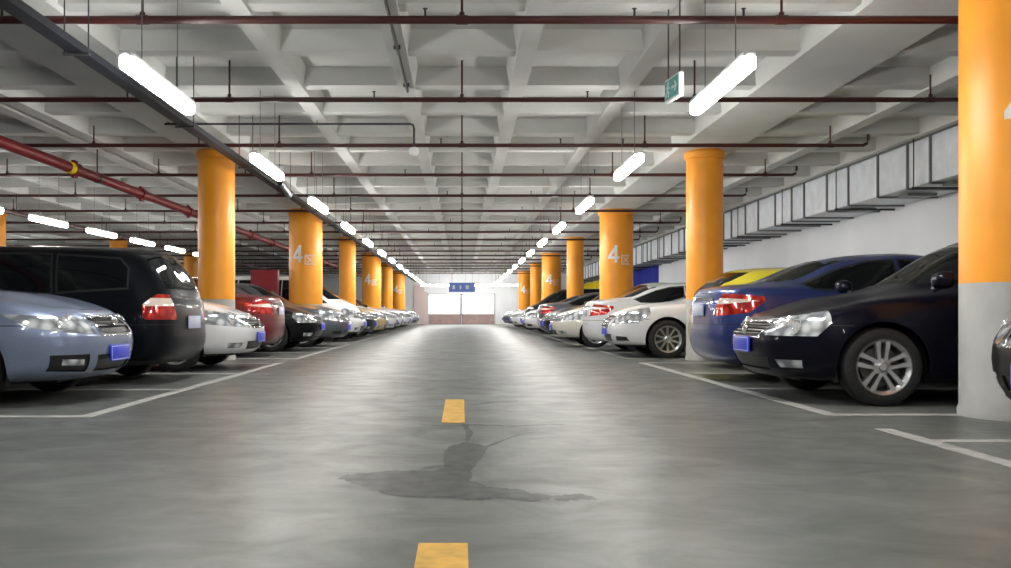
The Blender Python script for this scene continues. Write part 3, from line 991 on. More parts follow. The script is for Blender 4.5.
def build_car(sp, label, name='sedan'):
    """one complete car at the origin, nose to +x; returns its Empty"""
    cm = CarMesh(sp)
    P = cm.poly
    W2, L2 = sp['W'] / 2, sp['L'] / 2
    r = sp['r']
    # wheel arches
    for ax in (sp['xf'], sp['xr']):
        Rr = r + .05
        pts = [(ax + Rr * math.cos(2 * PI * i / 28), r + Rr * math.sin(2 * PI * i / 28)) for i in range(28)]
        cm.cut(P(pts), 'arch', lambda c, n: c.y > W2 * .52 and c.z < 1.0, delete=True)
    # glass
    for i, pl in enumerate(sp['side_glass']):
        cm.cut(P(pl, grow=.022), 'glass_rim', lambda c, n: n.y > .25 and c.y > .35 * W2)
        cm.cut(P(pl), 'side%d' % i, lambda c, n: True, src='glass_rim')
        lay = cm.lay; a = cm.tid('glass_rim'); g = cm.tid('trim')
        for f in cm.bm.faces:
            if f[lay] == a: f[lay] = g
    if sp.get('windshield'):
        cm.cut(P(sp['windshield'], 'yz'), 'windshield', lambda c, n: c.x > 0 and n.x > .2 and c.z > .8)
    if sp.get('rear_glass'):
        cm.cut(P(sp['rear_glass'], 'yz'), 'rear_glass', lambda c, n: c.x < 0 and n.x < -.2 and c.z > .85)
    # lamps: wrap round the corner
    for nm, hs in (('headlight', sp['headlight']), ('taillight', sp['taillight'])):
        s = 1 if nm == 'headlight' else -1
        cm.cut(hs, nm, lambda c, n: c.x * s > L2 * .5 and n.x * s > -.12 and n.z < .93)
    for hs in sp.get('reverse', []):
        cm.cut(hs, 'reverse', lambda c, n: True, src='taillight')
    if sp.get('grille'):
        cm.cut(P(sp['grille'], 'yz', .016), 'grille_rim', lambda c, n: c.x > L2 * .6 and n.x > .25)
        cm.cut(P(sp['grille'], 'yz'), 'grille', lambda c, n: True, src='grille_rim')
        z0 = min(p[1] for p in sp['grille']); z1 = max(p[1] for p in sp['grille'])
        for k in range(sp.get('bars', 3)):
            z = z0 + (z1 - z0) * (k + 1) / (sp.get('bars', 3) + 1)
            cm.cut(P([(-.1, z - .007), (2, z - .007), (2, z + .007), (-.1, z + .007)], 'yz'), 'bars', lambda c, n: True, src='grille')
    for nm in ('fog', 'intake', 'rear_strip'):
        for pl in sp.get(nm, []):
            s = -1 if nm == 'rear_strip' else 1
            cm.cut(P(pl, 'yz'), nm, lambda c, n: c.x * s > L2 * .55 and n.x * s > .12)
    # lower dark lip
    if sp.get('lip'):
        cm.cut([((0, 0, sp['lip']), (0, 0, 1))], 'lip', lambda c, n: c.z < sp['lip'] + .05)
    # bumper joints
    for x0, sg, zz in ((L2 - .62, 1, sp.get('joint', .655)), (-L2 + .62, -1, sp.get('joint', .655) - .02)):
        cm.cut([((0, 0, zz), (0, 0, -1)), ((0, 0, zz + .007), (0, 0, 1)), ((x0, 0, 0), (-sg, 0, 0))], 'gap', lambda c, n: abs(n.z) < .9 and abs(c.z - zz) < .2)
    # panels
    if sp.get('hood'): cm.panel(sp['hood'], 'xy', 'hood', lambda c, n: n.z > .45 and c.x > 0)
    if sp.get('trunk'): cm.panel(sp['trunk'], 'yz', 'trunk', lambda c, n: c.x < -L2 * .55 and (n.x < -.15 or n.z > .6))
    for i, pl in enumerate(sp['doors']):
        cm.panel(pl, 'xz', 'door%d' % i, lambda c, n: n.y > .2 and c.y > .3)

    root = thing(name, label, 'car')
    paint = 'paint_white'
    ex = cm.extract
    body = link('body', ex(['body', 'gap', 'trim', 'lip'], mats=(paint, 'seam', 'black_plastic'), nm='car_body', scale=CS, mi=[0, 1, 1, 2]), root)
    body['paintable'] = 1
    for i in range(len(sp['doors'])):
        for s in (1, -1):
            d = link('door', ex(['door%d' % i], side=s, mats=(paint,), nm='car_door', scale=CS), root)
            d['paintable'] = 1
            hx, hz = sp['handles'][i]
            c, n = cm.nearest((hx, W2, hz))
            h = MB(); h.tube([(hx - .09, s * (c.y + .0), hz), (hx - .075, s * (c.y + .026), hz + .004), (hx + .06, s * (c.y + .026), hz + .006), (hx + .08, s * (c.y), hz + .004)], [.009, .011, .011, .009], 8)
            o = link('door_handle', h.mesh('door_handle', sp.get('handle_mat', paint), CS), d)
            if sp.get('handle_mat', paint) == paint: o['paintable'] = 1
    for nm in ('hood', 'trunk'):
        me = ex([nm], mats=(paint,), nm='car_' + nm, scale=CS)
        if me: link(nm, me, root)['paintable'] = 1
    for i in range(len(sp['side_glass'])):
        for s in (1, -1):
            me = ex(['side%d' % i], -.004, .0, s, ('glass_dark',), 'car_window', CS)
            if me: link('side_window', me, root)
    for nm in ('windshield', 'rear_glass'):
        me = ex([nm], -.002, .02, 0, ('glass_dark',), 'car_' + nm, CS)
        if me: link('rear_window' if nm == 'rear_glass' else nm, me, root)
    for s in (1, -1):
        me = ex(['headlight'], .004, .03, s, ('headlamp',), 'car_headlight', CS)
        hl = link('headlight', me, root)
        for (yy, zz, rad) in sp['reflectors']:
            c, n = cm.nearest((L2 - .2, yy, zz), ['headlight'])
            n = (n + Vector((.4, .0, 0))).normalized()
            m = MB(); m.lathe([(rad * 1.12, -.006), (rad * 1.12, .009), (rad, .010), (rad * .8, .002), (rad * .45, .004), (.001, .012)], 20)
            q = n.to_track_quat('Z', 'Y').to_matrix()
            m.v = [tuple((q @ Vector(v)) + c) for v in m.v]
            m.v = [(x, y * s, z) for x, y, z in m.v]
            link('reflector', m.mesh('reflector', 'reflector', CS), hl)
        me = ex(['taillight'], .005, .03, s, ('taillamp',), 'car_taillight', CS)
        tl = link('tail_light', me, root)
        me = ex(['reverse'], .006, .02, s, ('reverse_lens',), 'car_reverse', CS)
        if me: tag(link('reverse_lens', me, tl), 'pale reversing lens')
        me = ex(['fog'], -.004, .0, s, ('headlamp',), 'car_fog', CS)
        if me: link('fog_light', me, root)
    if sp.get('grille'):
        me = ex(['grille'], -.014, 0, 0, ('black_plastic',), 'car_grille', CS); gr = link('grille', me, root)
        me = ex(['grille_rim'], .006, .025, 0, (sp.get('rim_mat', 'chrome'),), 'car_grille_rim', CS); tag(link('grille_frame', me, gr), 'bright surround')
        me = ex(['bars'], .003, .02, 0, (sp.get('bar_mat', 'chrome'),), 'car_grille_bars', CS)
        if me: link('grille_bars', me, gr)
    me = ex(['intake'], -.012, 0, 0, ('black_plastic',), 'car_intake', CS)
    if me: link('lower_intake', me, root)
    me = ex(['rear_strip'], .006, .02, 0, (sp.get('strip_mat', 'chrome'),), 'car_strip', CS)
    if me: link('trim_strip', me, root)
    # plates
    for xx, zz, s, mt in ((L2, sp['plate'][0], 1, sp['plate'][2]), (-L2, sp['plate'][1], -1, sp['plate'][2])):
        c, n = cm.nearest((xx, 0, zz))
        m = MB(); m.box((c.x + s * .016, 0, zz), (.014, .44, .14), bev=.004)
        pl = link('number_plate', m.mesh('number_plate', mt, CS), root)
        m = MB(); m.box((c.x + s * .024, 0, zz), (.003, .36, .075))
        mb2 = MB()
        for k in range(7): mb2.box((c.x + s * .0235, -.165 + .055 * k + (.012 if k > 1 else 0), zz), (.003, .012, .07)); 
        link('plate_border', border_mesh(c.x + s * .0235, zz, CS), pl)
    if sp.get('emblem'):
        c, n = cm.nearest((L2, 0, sp['emblem'][1]))
        m = emblem_mesh(sp['emblem'][0])
        m.v = [(x + c.x + .012, y, z + sp['emblem'][1]) for x, y, z in m.v]
        link('emblem', m.mesh('emblem', 'chrome', CS), root)
    # mirrors
    for s in (1, -1):
        mx, mz = sp['mirror']
        c, n = cm.nearest((mx, W2, mz))
        m = mirror_mesh(s); m.v = [(x + mx, y + s * c.y, z + mz) for x, y, z in m.v]
        o = link('side_mirror', m.mesh('side_mirror', (paint, 'black_plastic'), CS), root); o['paintable'] = 1
    # wheels
    tyre, rim, disc = wheel_parts(r, sp.get('wheel', 'multi'))
    for ax in (sp['xf'], sp['xr']):
        for s in (1, -1):
            w = link('wheel', tyre, root, (ax * CS, s * (W2 - .105) * CS, r * CS), 0 if s > 0 else PI)
            link('rim', rim, w); link('brake_disc', disc, w)
    # wheel housings and floor pan
    u = MB()
    for ax in (sp['xf'], sp['xr']):
        for s in (1, -1):
            vs, fs = [], []
            for i in range(15):
                a = -.35 + (PI + .7) * i / 14
                for yy in (W2 * .44, W2 * .94):
                    vs.append((ax + (r + .052) * math.cos(a), s * yy, r + (r + .052) * math.sin(a)))
            for i in range(14): fs.append((2 * i, 2 * i + 1, 2 * i + 3, 2 * i + 2))
            fs.append(tuple(range(0, 30, 2)))
            u.add(vs, fs)
    u.box((0, 0, sp['zb'] + .02), (sp['L'] - .7, W2 * 1.0, .06))
    for ax in (sp['xf'], sp['xr']): u.tube([(ax, -W2 + .15, r), (ax, W2 - .15, r)], .035, 8)
    link('underbody', u.mesh('underbody', 'seam', CS), root)
    cm.bm.free()
    return root


def border_mesh(x, z, sc):
    m = MB()
    for (y, zz, w, h) in ((0, .058, .41, .008), (0, -.058, .41, .008), (.203, 0, .008, .124), (-.203, 0, .008, .124)):
        m.box((x, y, z + zz), (.004, w, h))
    return m.mesh('plate_border', 'plate_letters', sc)


def paint_car(root, paint):
    for ch in root.children_recursive:
        if ch.get('paintable'):
            ch.material_slots[0].link = 'OBJECT'
            ch.material_slots[0].material = MATS['paint_' + paint]


def HS(*items):
    return [(tuple(a), tuple(c)) for a, c in items]


def sedan_spec(**kw):
    sp = dict(L=4.6, W=1.79, r=.315, xf=1.40, xr=-1.28, zb=.19, af=.78, pf=2.9, ar=.55, pr=3.2, hood_set=.13, deck_set=.05, gs=.16, gx=(.75, -1.2),
              top=[(-2.25, .96), (-2.2, .995), (-2.0, 1.03), (-1.72, 1.06), (-1.5, 1.12), (-.92, 1.365), (-.5, 1.44), (-.1, 1.46), (.15, 1.44), (.40, 1.36), (1.02, 1.01), (1.15, .97), (1.6, .90), (1.95, .80), (2.10, .74), (2.17, .69)],
              belt=[(-2.25, .93), (-1.9, .985), (-1.3, .985), (0, .945), (.95, .90), (1.6, .84), (2.0, .745), (2.17, .66)],
              shoulder=[(-2.25, .86), (-1.3, .88), (0, .845), (1.0, .81), (1.7, .75), (2.1, .65), (2.2, .62)],
              side_glass=[[(.60, .985), (.05, 1.30), (-.12, 1.335), (-.27, 1.345), (-.29, .99)], [(-.36, .995), (-.34, 1.345), (-.60, 1.325), (-.85, 1.25), (-1.28, 1.05), (-1.20, 1.005)]],
              windshield=[(-.1, 1.015), (.62, 1.015), (.50, 1.385), (-.1, 1.405)], rear_glass=[(-.1, 1.10), (.56, 1.10), (.47, 1.345), (-.1, 1.365)],
              headlight=HS(((1.62, 0, 0), (-1, 0, 0)), ((2.3, 0, .565), (-.10, 0, -1)), ((2.12, 0, .735), (.24, 0, 1)), ((0, .42, .6), (0, -1, -.35)), ((1.62, 0, .70), (-.6, 0, -.8))),
              taillight=HS(((-1.86, 0, 0), (1, 0, 0)), ((0, 0, .70), (0, 0, -1)), ((0, 0, .905), (0, 0, 1)), ((0, .50, .8), (0, -1, .25)), ((-1.86, 0, .80), (.75, 0, -.6))),
              reverse=[HS(((0, 0, .795), (0, 0, -1)), ((0, 0, .855), (0, 0, 1)))],
              reflectors=[(.56, .645, .052), (.70, .665, .055)], grille=[(-.1, .575), (.36, .575), (.40, .675), (-.1, .69)], bars=3,
              intake=[[(-.1, .275), (.42, .275), (.47, .385), (-.1, .385)]], fog=[[(.56, .30), (.72, .30), (.74, .37), (.54, .37)]],
              hood=[(1.02, -.01), (.98, .63), (2.0, .56), (2.10, .3), (2.12, -.01)], trunk=[(-.01, .56), (.46, .56), (.50, .70), (.66, .92), (.66, 1.06), (-.01, 1.06)],
              doors=[[(.80, .30), (.86, .55), (.72, .955), (-.27, .975), (-.31, .30)], [(-.35, .30), (-.31, .975), (-1.16, .99), (-1.05, .72), (-.84, .30)]],
              handles=[(-.12, .80), (-.95, .82)], plate=(.46, .62, 'plate_blue'), mirror=(.56, .98), wheel='multi', lip=.225, rear_strip=[])
    sp.update(kw)
    return sp


def van_spec(**kw):
    sp = dict(L=4.42, W=1.77, r=.315, xf=1.33, xr=-1.22, zb=.20, af=.72, pf=2.8, ar=.42, pr=3.6, hood_set=.14, deck_set=.04, gs=.15, gx=(.9, -1.5), roof_r=.74, belt_r=.945, tumble=.07,
              top=[(-2.17, .98), (-2.155, 1.06), (-2.10, 1.20), (-1.96, 1.45), (-1.85, 1.535), (-1.6, 1.575), (-.6, 1.61), (.1, 1.60), (.42, 1.53), (.62, 1.44), (1.30, 1.05), (1.42, 1.01), (1.75, .94), (1.98, .82), (2.07, .74)],
              belt=[(-2.17, .96), (-1.5, 1.0), (0, .965), (1.1, .92), (1.65, .86), (1.95, .76), (2.07, .70)],
              shoulder=[(-2.17, .88), (-1.3, .90), (0, .87), (1.0, .83), (1.7, .76), (2.07, .65)],
              side_glass=[[(.86, 1.0), (.30, 1.40), (.10, 1.46), (-.12, 1.475), (-.14, 1.0)], [(-.20, 1.0), (-.18, 1.475), (-.9, 1.46), (-.96, 1.02)], [(-1.03, 1.03), (-.98, 1.455), (-1.62, 1.41), (-1.72, 1.30), (-1.74, 1.08)]],
              windshield=[(-.1, 1.06), (.66, 1.06), (.56, 1.50), (-.1, 1.53)], rear_glass=[(-.1, 1.07), (.60, 1.07), (.53, 1.47), (-.1, 1.49)],
              headlight=HS(((1.50, 0, 0), (-1, 0, 0)), ((2.2, 0, .60), (-.08, 0, -1)), ((2.03, 0, .765), (.3, 0, 1)), ((0, .44, .6), (0, -1, -.3)), ((1.50, 0, .74), (-.6, 0, -.8))),
              taillight=HS(((-1.93, 0, 0), (1, 0, 0)), ((0, 0, .71), (0, 0, -1)), ((0, 0, 1.00), (0, 0, 1)), ((0, .56, .9), (0, -1, .25)), ((-1.90, 0, .78), (.7, 0, -.7)), ((-2.0, 0, .96), (.7, 0, .7))),
              reverse=[HS(((0, 0, .865), (0, 0, -1)), ((0, 0, .955), (0, 0, 1)))],
              reflectors=[(.58, .68, .05), (.70, .69, .05)], grille=[(-.1, .60), (.38, .60), (.42, .70), (-.1, .715)], bars=2,
              intake=[[(-.1, .28), (.46, .28), (.5, .42), (-.1, .42)]], fog=[[(.56, .31), (.70, .31), (.72, .38), (.56, .38)]],
              hood=[(1.30, -.01), (1.24, .66), (1.9, .56), (1.99, .3), (2.01, -.01)], trunk=[(-.01, .52), (.62, .52), (.64, .78), (.57, .80), (.57, 1.05), (-.01, 1.05)],
              doors=[[(.86, .30), (.90, .6), (.86, .975), (-.13, .985), (-.17, .30)], [(-.21, .30), (-.17, .985), (-1.0, 1.01), (-.96, .72), (-.78, .30)]],
              handles=[(0, .82), (-.85, .84)], plate=(.46, .66, 'plate_white'), mirror=(.80, 1.0), wheel='multi', lip=.26, rear_strip=[])
    sp.update(kw)
    return sp


PROTO = {}
FIRST = {}


def place(proto, paint, x_end, y_near, face, side, label, name, group=None, keep=True, scale=1.0, width=None):
    """x_end: where the end nearest the aisle stands; y_near: the side nearest the camera; face 'nose' or 'tail' towards the aisle"""
    o = PROTO[proto]
    sp = FIRST[proto]
    if o.get('used'): o = copy_tree(o)
    else: o['used'] = 1
    o.name = name
    half = sp['L'] / 2 * CS * scale
    cx = x_end + side * half
    cy = y_near + sp['W'] / 2 * CS * scale
    nose_dir = -side if face == 'nose' else side
    o.location = (cx, cy, 0)
    o.rotation_euler = (0, 0, 0 if nose_dir > 0 else PI)
    o.scale = (scale,) * 3
    o['label'] = label
    if group: o['group'] = group
    paint_car(o, paint)
    return o


def proto(key, sp, name='sedan'):
    PROTO[key] = build_car(sp, key, name); FIRST[key] = sp


# the near dark sedan: large twin headlamps, chrome framed grille, five double spokes
proto('saloon', sedan_spec(wheel='double', r=.322, xf=1.435, grille=[(-.1, .56), (.36, .56), (.38, .675), (-.1, .69)], bars=4, bar_mat='black_plastic',
      headlight=HS(((1.84, 0, 0), (-1, 0, 0)), ((2.3, 0, .570), (0, 0, -1)), ((2.12, 0, .72), (.22, 0, 1)), ((0, .44, .6), (0, -1, -.35)), ((1.84, 0, .68), (-.7, 0, -.7))),
      reflectors=[(.54, .645, .062), (.70, .66, .066)], mirror=(.97, .97), emblem=('round', .63), plate=(.485, .62, 'plate_blue'), rear_strip=[]))
# blue grey sedan with wide swept headlamps
proto('swept', sedan_spec(L=4.9, xf=1.52, xr=-1.38, wheel='seven',
      top=[(-2.4, .96), (-2.35, .995), (-2.15, 1.03), (-1.85, 1.06), (-1.6, 1.13), (-1.0, 1.37), (-.5, 1.45), (-.1, 1.46), (.15, 1.44), (.42, 1.36), (1.08, 1.03), (1.22, .99), (1.75, .93), (2.1, .85), (2.25, .79), (2.32, .73)],
      belt=[(-2.4, .93), (-1.9, .985), (-1.3, .985), (0, .945), (.95, .92), (1.6, .87), (2.1, .79), (2.32, .70)],
      shoulder=[(-2.4, .86), (-1.3, .88), (0, .845), (1.0, .82), (1.7, .78), (2.2, .70), (2.35, .66)],
      headlight=HS(((1.84, 0, 0), (-1, 0, 0)), ((2.4, 0, .585), (-.17, 0, -1)), ((2.4, 0, .715), (.07, 0, 1)), ((0, .40, .6), (0, -1, .15)), ((1.9, 0, .72), (-.5, 0, -.85))),
      reflectors=[(.52, .675, .036), (.62, .68, .04), (.73, .695, .036)], grille=[(-.1, .585), (.32, .585), (.34, .715), (-.1, .73)], bars=1, rim_mat='chrome', bar_mat='black_plastic',
      intake=[[(-.1, .265), (.34, .265), (.38, .41), (-.1, .41)], [(.44, .27), (.74, .29), (.76, .42), (.48, .42)]], fog=[[(.50, .325), (.68, .335), (.69, .385), (.52, .375)]], emblem=('oval', .70), plate=(.415, .62, 'plate_blue'), lip=.21,
      hood=[(1.08, -.01), (1.02, .63), (2.1, .56), (2.24, .3), (2.26, -.01)]))
# blue sedan seen from the tail, tall deck and wedge lamps
proto('tall_deck', sedan_spec(L=4.55, wheel='five',
      top=[(-2.22, .99), (-2.18, 1.03), (-2.0, 1.075), (-1.8, 1.09), (-1.62, 1.12), (-1.0, 1.35), (-.5, 1.425), (-.1, 1.44), (.15, 1.42), (.40, 1.34), (1.02, 1.0), (1.15, .96), (1.6, .90), (1.95, .80), (2.07, .74), (2.14, .69)],
      belt=[(-2.22, .97), (-1.9, 1.02), (-1.3, 1.01), (0, .955), (.95, .90), (1.6, .84), (2.0, .745), (2.14, .66)],
      shoulder=[(-2.22, .90), (-1.3, .90), (0, .85), (1.0, .81), (1.7, .75), (2.1, .65), (2.2, .62)],
      side_glass=[[(.60, .985), (.05, 1.29), (-.12, 1.32), (-.27, 1.33), (-.29, .995)], [(-.36, 1.0), (-.34, 1.33), (-.60, 1.31), (-.90, 1.235), (-1.32, 1.07), (-1.24, 1.025)]],
      taillight=HS(((-1.80, 0, 0), (1, 0, 0)), ((-2.2, 0, .735), (.12, 0, -1)), ((-2.2, 0, .975), (.10, 0, 1)), ((0, .52, .8), (0, -1, .45)), ((-1.86, 0, .84), (.6, 0, -.8))),
      reverse=[HS(((-2.2, 0, .855), (.1, 0, -1)), ((-2.2, 0, .925), (.1, 0, 1)))],
      rear_strip=[[(-.1, .905), (.44, .905), (.44, .935), (-.1, .935)]], plate=(.46, .80, 'plate_white')))
# white sedan with an upright grille
proto('upright', sedan_spec(L=4.75, xf=1.45, xr=-1.32, wheel='multi', r=.325, grille=[(-.1, .52), (.30, .52), (.36, .70), (-.1, .715)], bars=3,
      top=[(-2.32, .98), (-2.27, 1.01), (-2.1, 1.04), (-1.8, 1.06), (-1.5, 1.14), (-.92, 1.37), (-.5, 1.44), (-.1, 1.45), (.15, 1.43), (.38, 1.36), (1.0, 1.02), (1.14, .98), (1.7, .92), (2.05, .84), (2.18, .78), (2.25, .72)],
      belt=[(-2.32, .93), (-1.9, .985), (-1.3, .985), (0, .945), (.95, .91), (1.6, .86), (2.05, .79), (2.25, .69)],
      shoulder=[(-2.32, .86), (-1.3, .88), (0, .845), (1.0, .82), (1.7, .77), (2.15, .70), (2.28, .64)],
      headlight=HS(((1.74, 0, 0), (-1, 0, 0)), ((2.3, 0, .57), (-.10, 0, -1)), ((2.2, 0, .755), (.24, 0, 1)), ((0, .46, .6), (0, -1, -.25)), ((1.74, 0, .74), (-.6, 0, -.8))),
      reflectors=[(.58, .66, .05), (.70, .69, .045)], emblem=('round', .615), intake=[[(-.1, .27), (.36, .27), (.42, .40), (-.1, .40)], [(.52, .28), (.74, .29), (.74, .36), (.56, .37)]], fog=[],
      hood=[(1.02, -.01), (.98, .63), (2.05, .56), (2.16, .3), (2.18, -.01)], plate=(.44, .62, 'plate_blue'), rim_mat='chrome'))
proto('small_sedan', sedan_spec(wheel='multi', emblem=('round', .64), bar_mat='black_plastic', plate=(.435, .62, 'plate_blue')))
def lowered(sp, k):
    zf = lambda z: z if z < .5 else .5 + (z - .5) * k
    for q in ('top', 'belt', 'shoulder', 'windshield', 'rear_glass', 'trunk'): sp[q] = [(a, zf(c)) for a, c in sp[q]]
    for q in ('side_glass', 'doors'): sp[q] = [[(a, zf(c)) for a, c in pl] for pl in sp[q]]
    sp['handles'] = [(a, zf(c)) for a, c in sp['handles']]
    sp['taillight'] = [((a[0], a[1], zf(a[2])), n) for a, n in sp['taillight']]
    sp['reverse'] = [[((a[0], a[1], zf(a[2])), n) for a, n in hs] for hs in sp['reverse']]
    sp['mirror'] = (sp['mirror'][0], zf(sp['mirror'][1]))
    return sp


proto('people_carrier', lowered(van_spec(), .915), 'minivan')
proto('tall_van', van_spec(L=4.75, W=1.86, xf=1.42, xr=-1.32, r=.33, gx=(1.45, -1.5),
      top=[(-2.33, 1.1), (-2.32, 1.2), (-2.27, 1.4), (-2.18, 1.66), (-2.0, 1.73), (-1.5, 1.76), (-.5, 1.78), (.5, 1.76), (.85, 1.70), (1.05, 1.60), (1.78, 1.12), (1.88, 1.07), (2.05, .99), (2.16, .88), (2.23, .78)],
      belt=[(-2.33, 1.0), (-1.5, 1.02), (0, .99), (1.5, .95), (1.95, .88), (2.1, .80), (2.23, .72)],
      side_glass=[[(1.42, 1.04), (.84, 1.48), (.62, 1.60), (.30, 1.62), (.28, 1.03)], [(.22, 1.03), (.24, 1.62), (-.86, 1.62), (-.90, 1.04)], [(-.97, 1.05), (-.93, 1.62), (-1.85, 1.56), (-1.94, 1.10)]],
      windshield=[(-.1, 1.13), (.70, 1.13), (.58, 1.62), (-.1, 1.66)], rear_glass=[(-.1, 1.15), (.62, 1.15), (.55, 1.62), (-.1, 1.64)],
      headlight=HS(((1.84, 0, 0), (-1, 0, 0)), ((2.3, 0, .62), (-.10, 0, -1)), ((2.23, 0, .80), (.3, 0, 1)), ((0, .48, .6), (0, -1, -.3)), ((1.84, 0, .76), (-.6, 0, -.8))),
      hood=[(1.80, -.01), (1.76, .66), (2.05, .56), (2.14, .3), (2.15, -.01)], doors=[[(1.02, .45), (1.0, .92), (.28, 1.0), (.24, .30), (.98, .30)], [(.20, .30), (.24, 1.0), (-.90, 1.02), (-.92, .72), (-.84, .30)]],
      handles=[(.42, .84), (-.76, .86)],
      grille=[(-.1, .60), (.46, .60), (.50, .76), (-.1, .775)], plate=(.47, .66, 'plate_blue'), mirror=(1.22, 1.02)), 'minivan')
proto('hatch', van_spec(L=4.0, W=1.72, xf=1.22, xr=-1.18, r=.30,
      top=[(-1.96, .98), (-1.945, 1.05), (-1.88, 1.16), (-1.62, 1.36), (-1.45, 1.42), (-1.0, 1.455), (-.3, 1.47), (.1, 1.46), (.38, 1.38), (1.02, 1.0), (1.15, .965), (1.5, .89), (1.75, .80), (1.86, .72)],
      belt=[(-1.96, .95), (-1.5, .98), (0, .945), (.95, .90), (1.5, .82), (1.75, .74), (1.86, .68)],
      shoulder=[(-1.96, .87), (-1.3, .88), (0, .85), (1.0, .80), (1.5, .74), (1.88, .64)],
      side_glass=[[(.62, .98), (.08, 1.30), (-.10, 1.345), (-.20, 1.35), (-.22, .985)], [(-.29, .99), (-.27, 1.35), (-.75, 1.335), (-1.2, 1.20), (-1.15, 1.02)]],
      windshield=[(-.1, 1.01), (.62, 1.01), (.52, 1.38), (-.1, 1.41)], rear_glass=[(-.1, 1.05), (.56, 1.05), (.5, 1.37), (-.1, 1.39)],
      headlight=HS(((1.34, 0, 0), (-1, 0, 0)), ((2.0, 0, .58), (-.08, 0, -1)), ((1.82, 0, .735), (.3, 0, 1)), ((0, .44, .6), (0, -1, -.3)), ((1.34, 0, .72), (-.6, 0, -.8))),
      taillight=HS(((-1.66, 0, 0), (1, 0, 0)), ((0, 0, .78), (0, 0, -1)), ((0, 0, 1.0), (0, 0, 1)), ((0, .58, .9), (0, -1, 0)), ((-1.66, 0, .84), (.7, 0, -.7))),
      hood=[(1.03, -.01), (.98, .63), (1.65, .54), (1.77, .3), (1.79, -.01)], trunk=[(-.01, .52), (.60, .52), (.62, .76), (.54, .78), (.54, 1.03), (-.01, 1.03)],
      doors=[[(.74, .30), (.78, .6), (.68, .95), (-.21, .97), (-.25, .30)], [(-.29, .30), (-.25, .97), (-1.02, .99), (-.92, .70), (-.76, .30)]],
      handles=[(-.08, .80), (-.80, .82)], mirror=(.58, .98), plate=(.45, .66, 'plate_blue')), 'hatchback')

GR, GL = 'cars parked along the right side', 'cars parked along the left side'
# right row, near to far
place('swept', 'black', 3.17, 4.0, 'nose', 1, 'black car at the right edge, only its nose showing before the orange column', 'sedan', GR)
place('saloon', 'navy', 2.69, 7.66, 'nose', 1, 'very dark navy sedan with large headlamps parked nose out beside the nearest orange column', 'sedan', GR)
place('tall_deck', 'blue', 2.86, 9.95, 'tail', 1, 'blue sedan parked tail out between the dark navy sedan and an orange column', 'sedan', GR)
place('hatch', 'yellow', 3.48, 12.5, 'tail', 1, 'bright yellow hatchback mostly hidden behind the blue sedan', 'hatchback', GR, scale=.96)
place('upright', 'white', 2.65, 15.80, 'nose', 1, 'white sedan parked nose out just behind the second right column, front wheel showing', 'sedan', GR)
place('tall_deck', 'white', 2.62, 18.35, 'tail', 1, 'white sedan parked tail out with red tail lamp, two cars behind the second right column', 'sedan', GR, scale=.96)
place('small_sedan', 'cream', 2.15, 20.75, 'nose', 1, 'cream sedan parked nose out, last car before the third right column', 'sedan', GR)
# left row
place('swept', 'blue_grey', -3.20, 7.45, 'nose', -1, 'metallic blue grey sedan parked nose out at the left edge', 'sedan', GL)
place('people_carrier', 'black_green', -3.20, 9.80, 'tail', -1, 'black minivan parked tail out with a red and white lamp beside the blue grey sedan', 'minivan', GL)
place('small_sedan', 'white', -2.95, 12.2, 'nose', -1, 'white sedan parked nose out between the black minivan and the first left column', 'sedan', GL)
place('tall_deck', 'dark_red', -3.40, 16.0, 'tail', -1, 'dark red sedan parked tail out just beyond the first left column', 'sedan', GL)
place('saloon', 'black', -3.02, 18.5, 'nose', -1, 'black sedan with bright headlamps parked nose out beyond the dark red sedan', 'sedan', GL)
place('upright', 'grey', -2.74, 20.9, 'nose', -1, 'dark grey sedan parked nose out just before the second left column', 'sedan', GL)
place('tall_van', 'white', -2.78, 24.8, 'nose', -1, 'tall white van parked nose out just beyond the second left column', 'minivan', GL)
place('small_sedan', 'dark_blue', -2.70, 27.3, 'nose', -1, 'dark blue sedan parked nose out beyond the tall white van', 'sedan', GL)
place('small_sedan', 'beige', -2.55, 29.8, 'nose', -1, 'beige yellow sedan parked nose out before the third left column', 'sedan', GL)

DROP = ('door_handle', 'emblem', 'plate_border', 'brake_disc', 'reflector')


def slim(o):
    for ch in list(o.children_recursive):
        if ch.name.split('.')[0] in DROP: bpy.data.objects.remove(ch)


def far_car(proto, paint, colour, x_end, y_near, face, side, body, bay, j):
    where = ['first', 'second', 'third'][j]
    sd = 'right' if side > 0 else 'left'
    nth = ORD[bay + (1 if side > 0 else 0)]
    way = 'nose out' if face == 'nose' else 'tail out'
    lb = f'{colour} {body} parked {way}, {where} car past the {nth} {sd} column'
    o = place(proto, paint, x_end, y_near, face, side, lb, body, GR if side > 0 else GL)
    slim(o)
    return o


FAR_R = [('saloon', 'black', 'black', 'sedan', 'nose'), ('small_sedan', 'steel_blue', 'steel blue', 'sedan', 'nose'), ('tall_deck', 'grey', 'dark grey', 'sedan', 'tail'),
         ('upright', 'white', 'white', 'sedan', 'nose'), ('small_sedan', 'silver', 'silver', 'sedan', 'nose'), ('tall_van', 'black', 'black', 'minivan', 'nose'),
         ('small_sedan', 'white', 'white', 'sedan', 'nose'), ('saloon', 'silver', 'silver', 'sedan', 'nose'), ('upright', 'white', 'white', 'sedan', 'nose'),
         ('small_sedan', 'grey', 'grey', 'sedan', 'nose'), ('upright', 'silver', 'silver', 'sedan', 'nose')]
for i, (pr, pa, colr, bd, fc) in enumerate(FAR_R):
    far_car(pr, pa, colr, 2.35 + 0.12 * ((i * 7) % 3), 6.95 + BAY * (2 + i // 3) + .35 + 2.45 * (i % 3), fc, 1, bd, 1 + i // 3, i % 3)
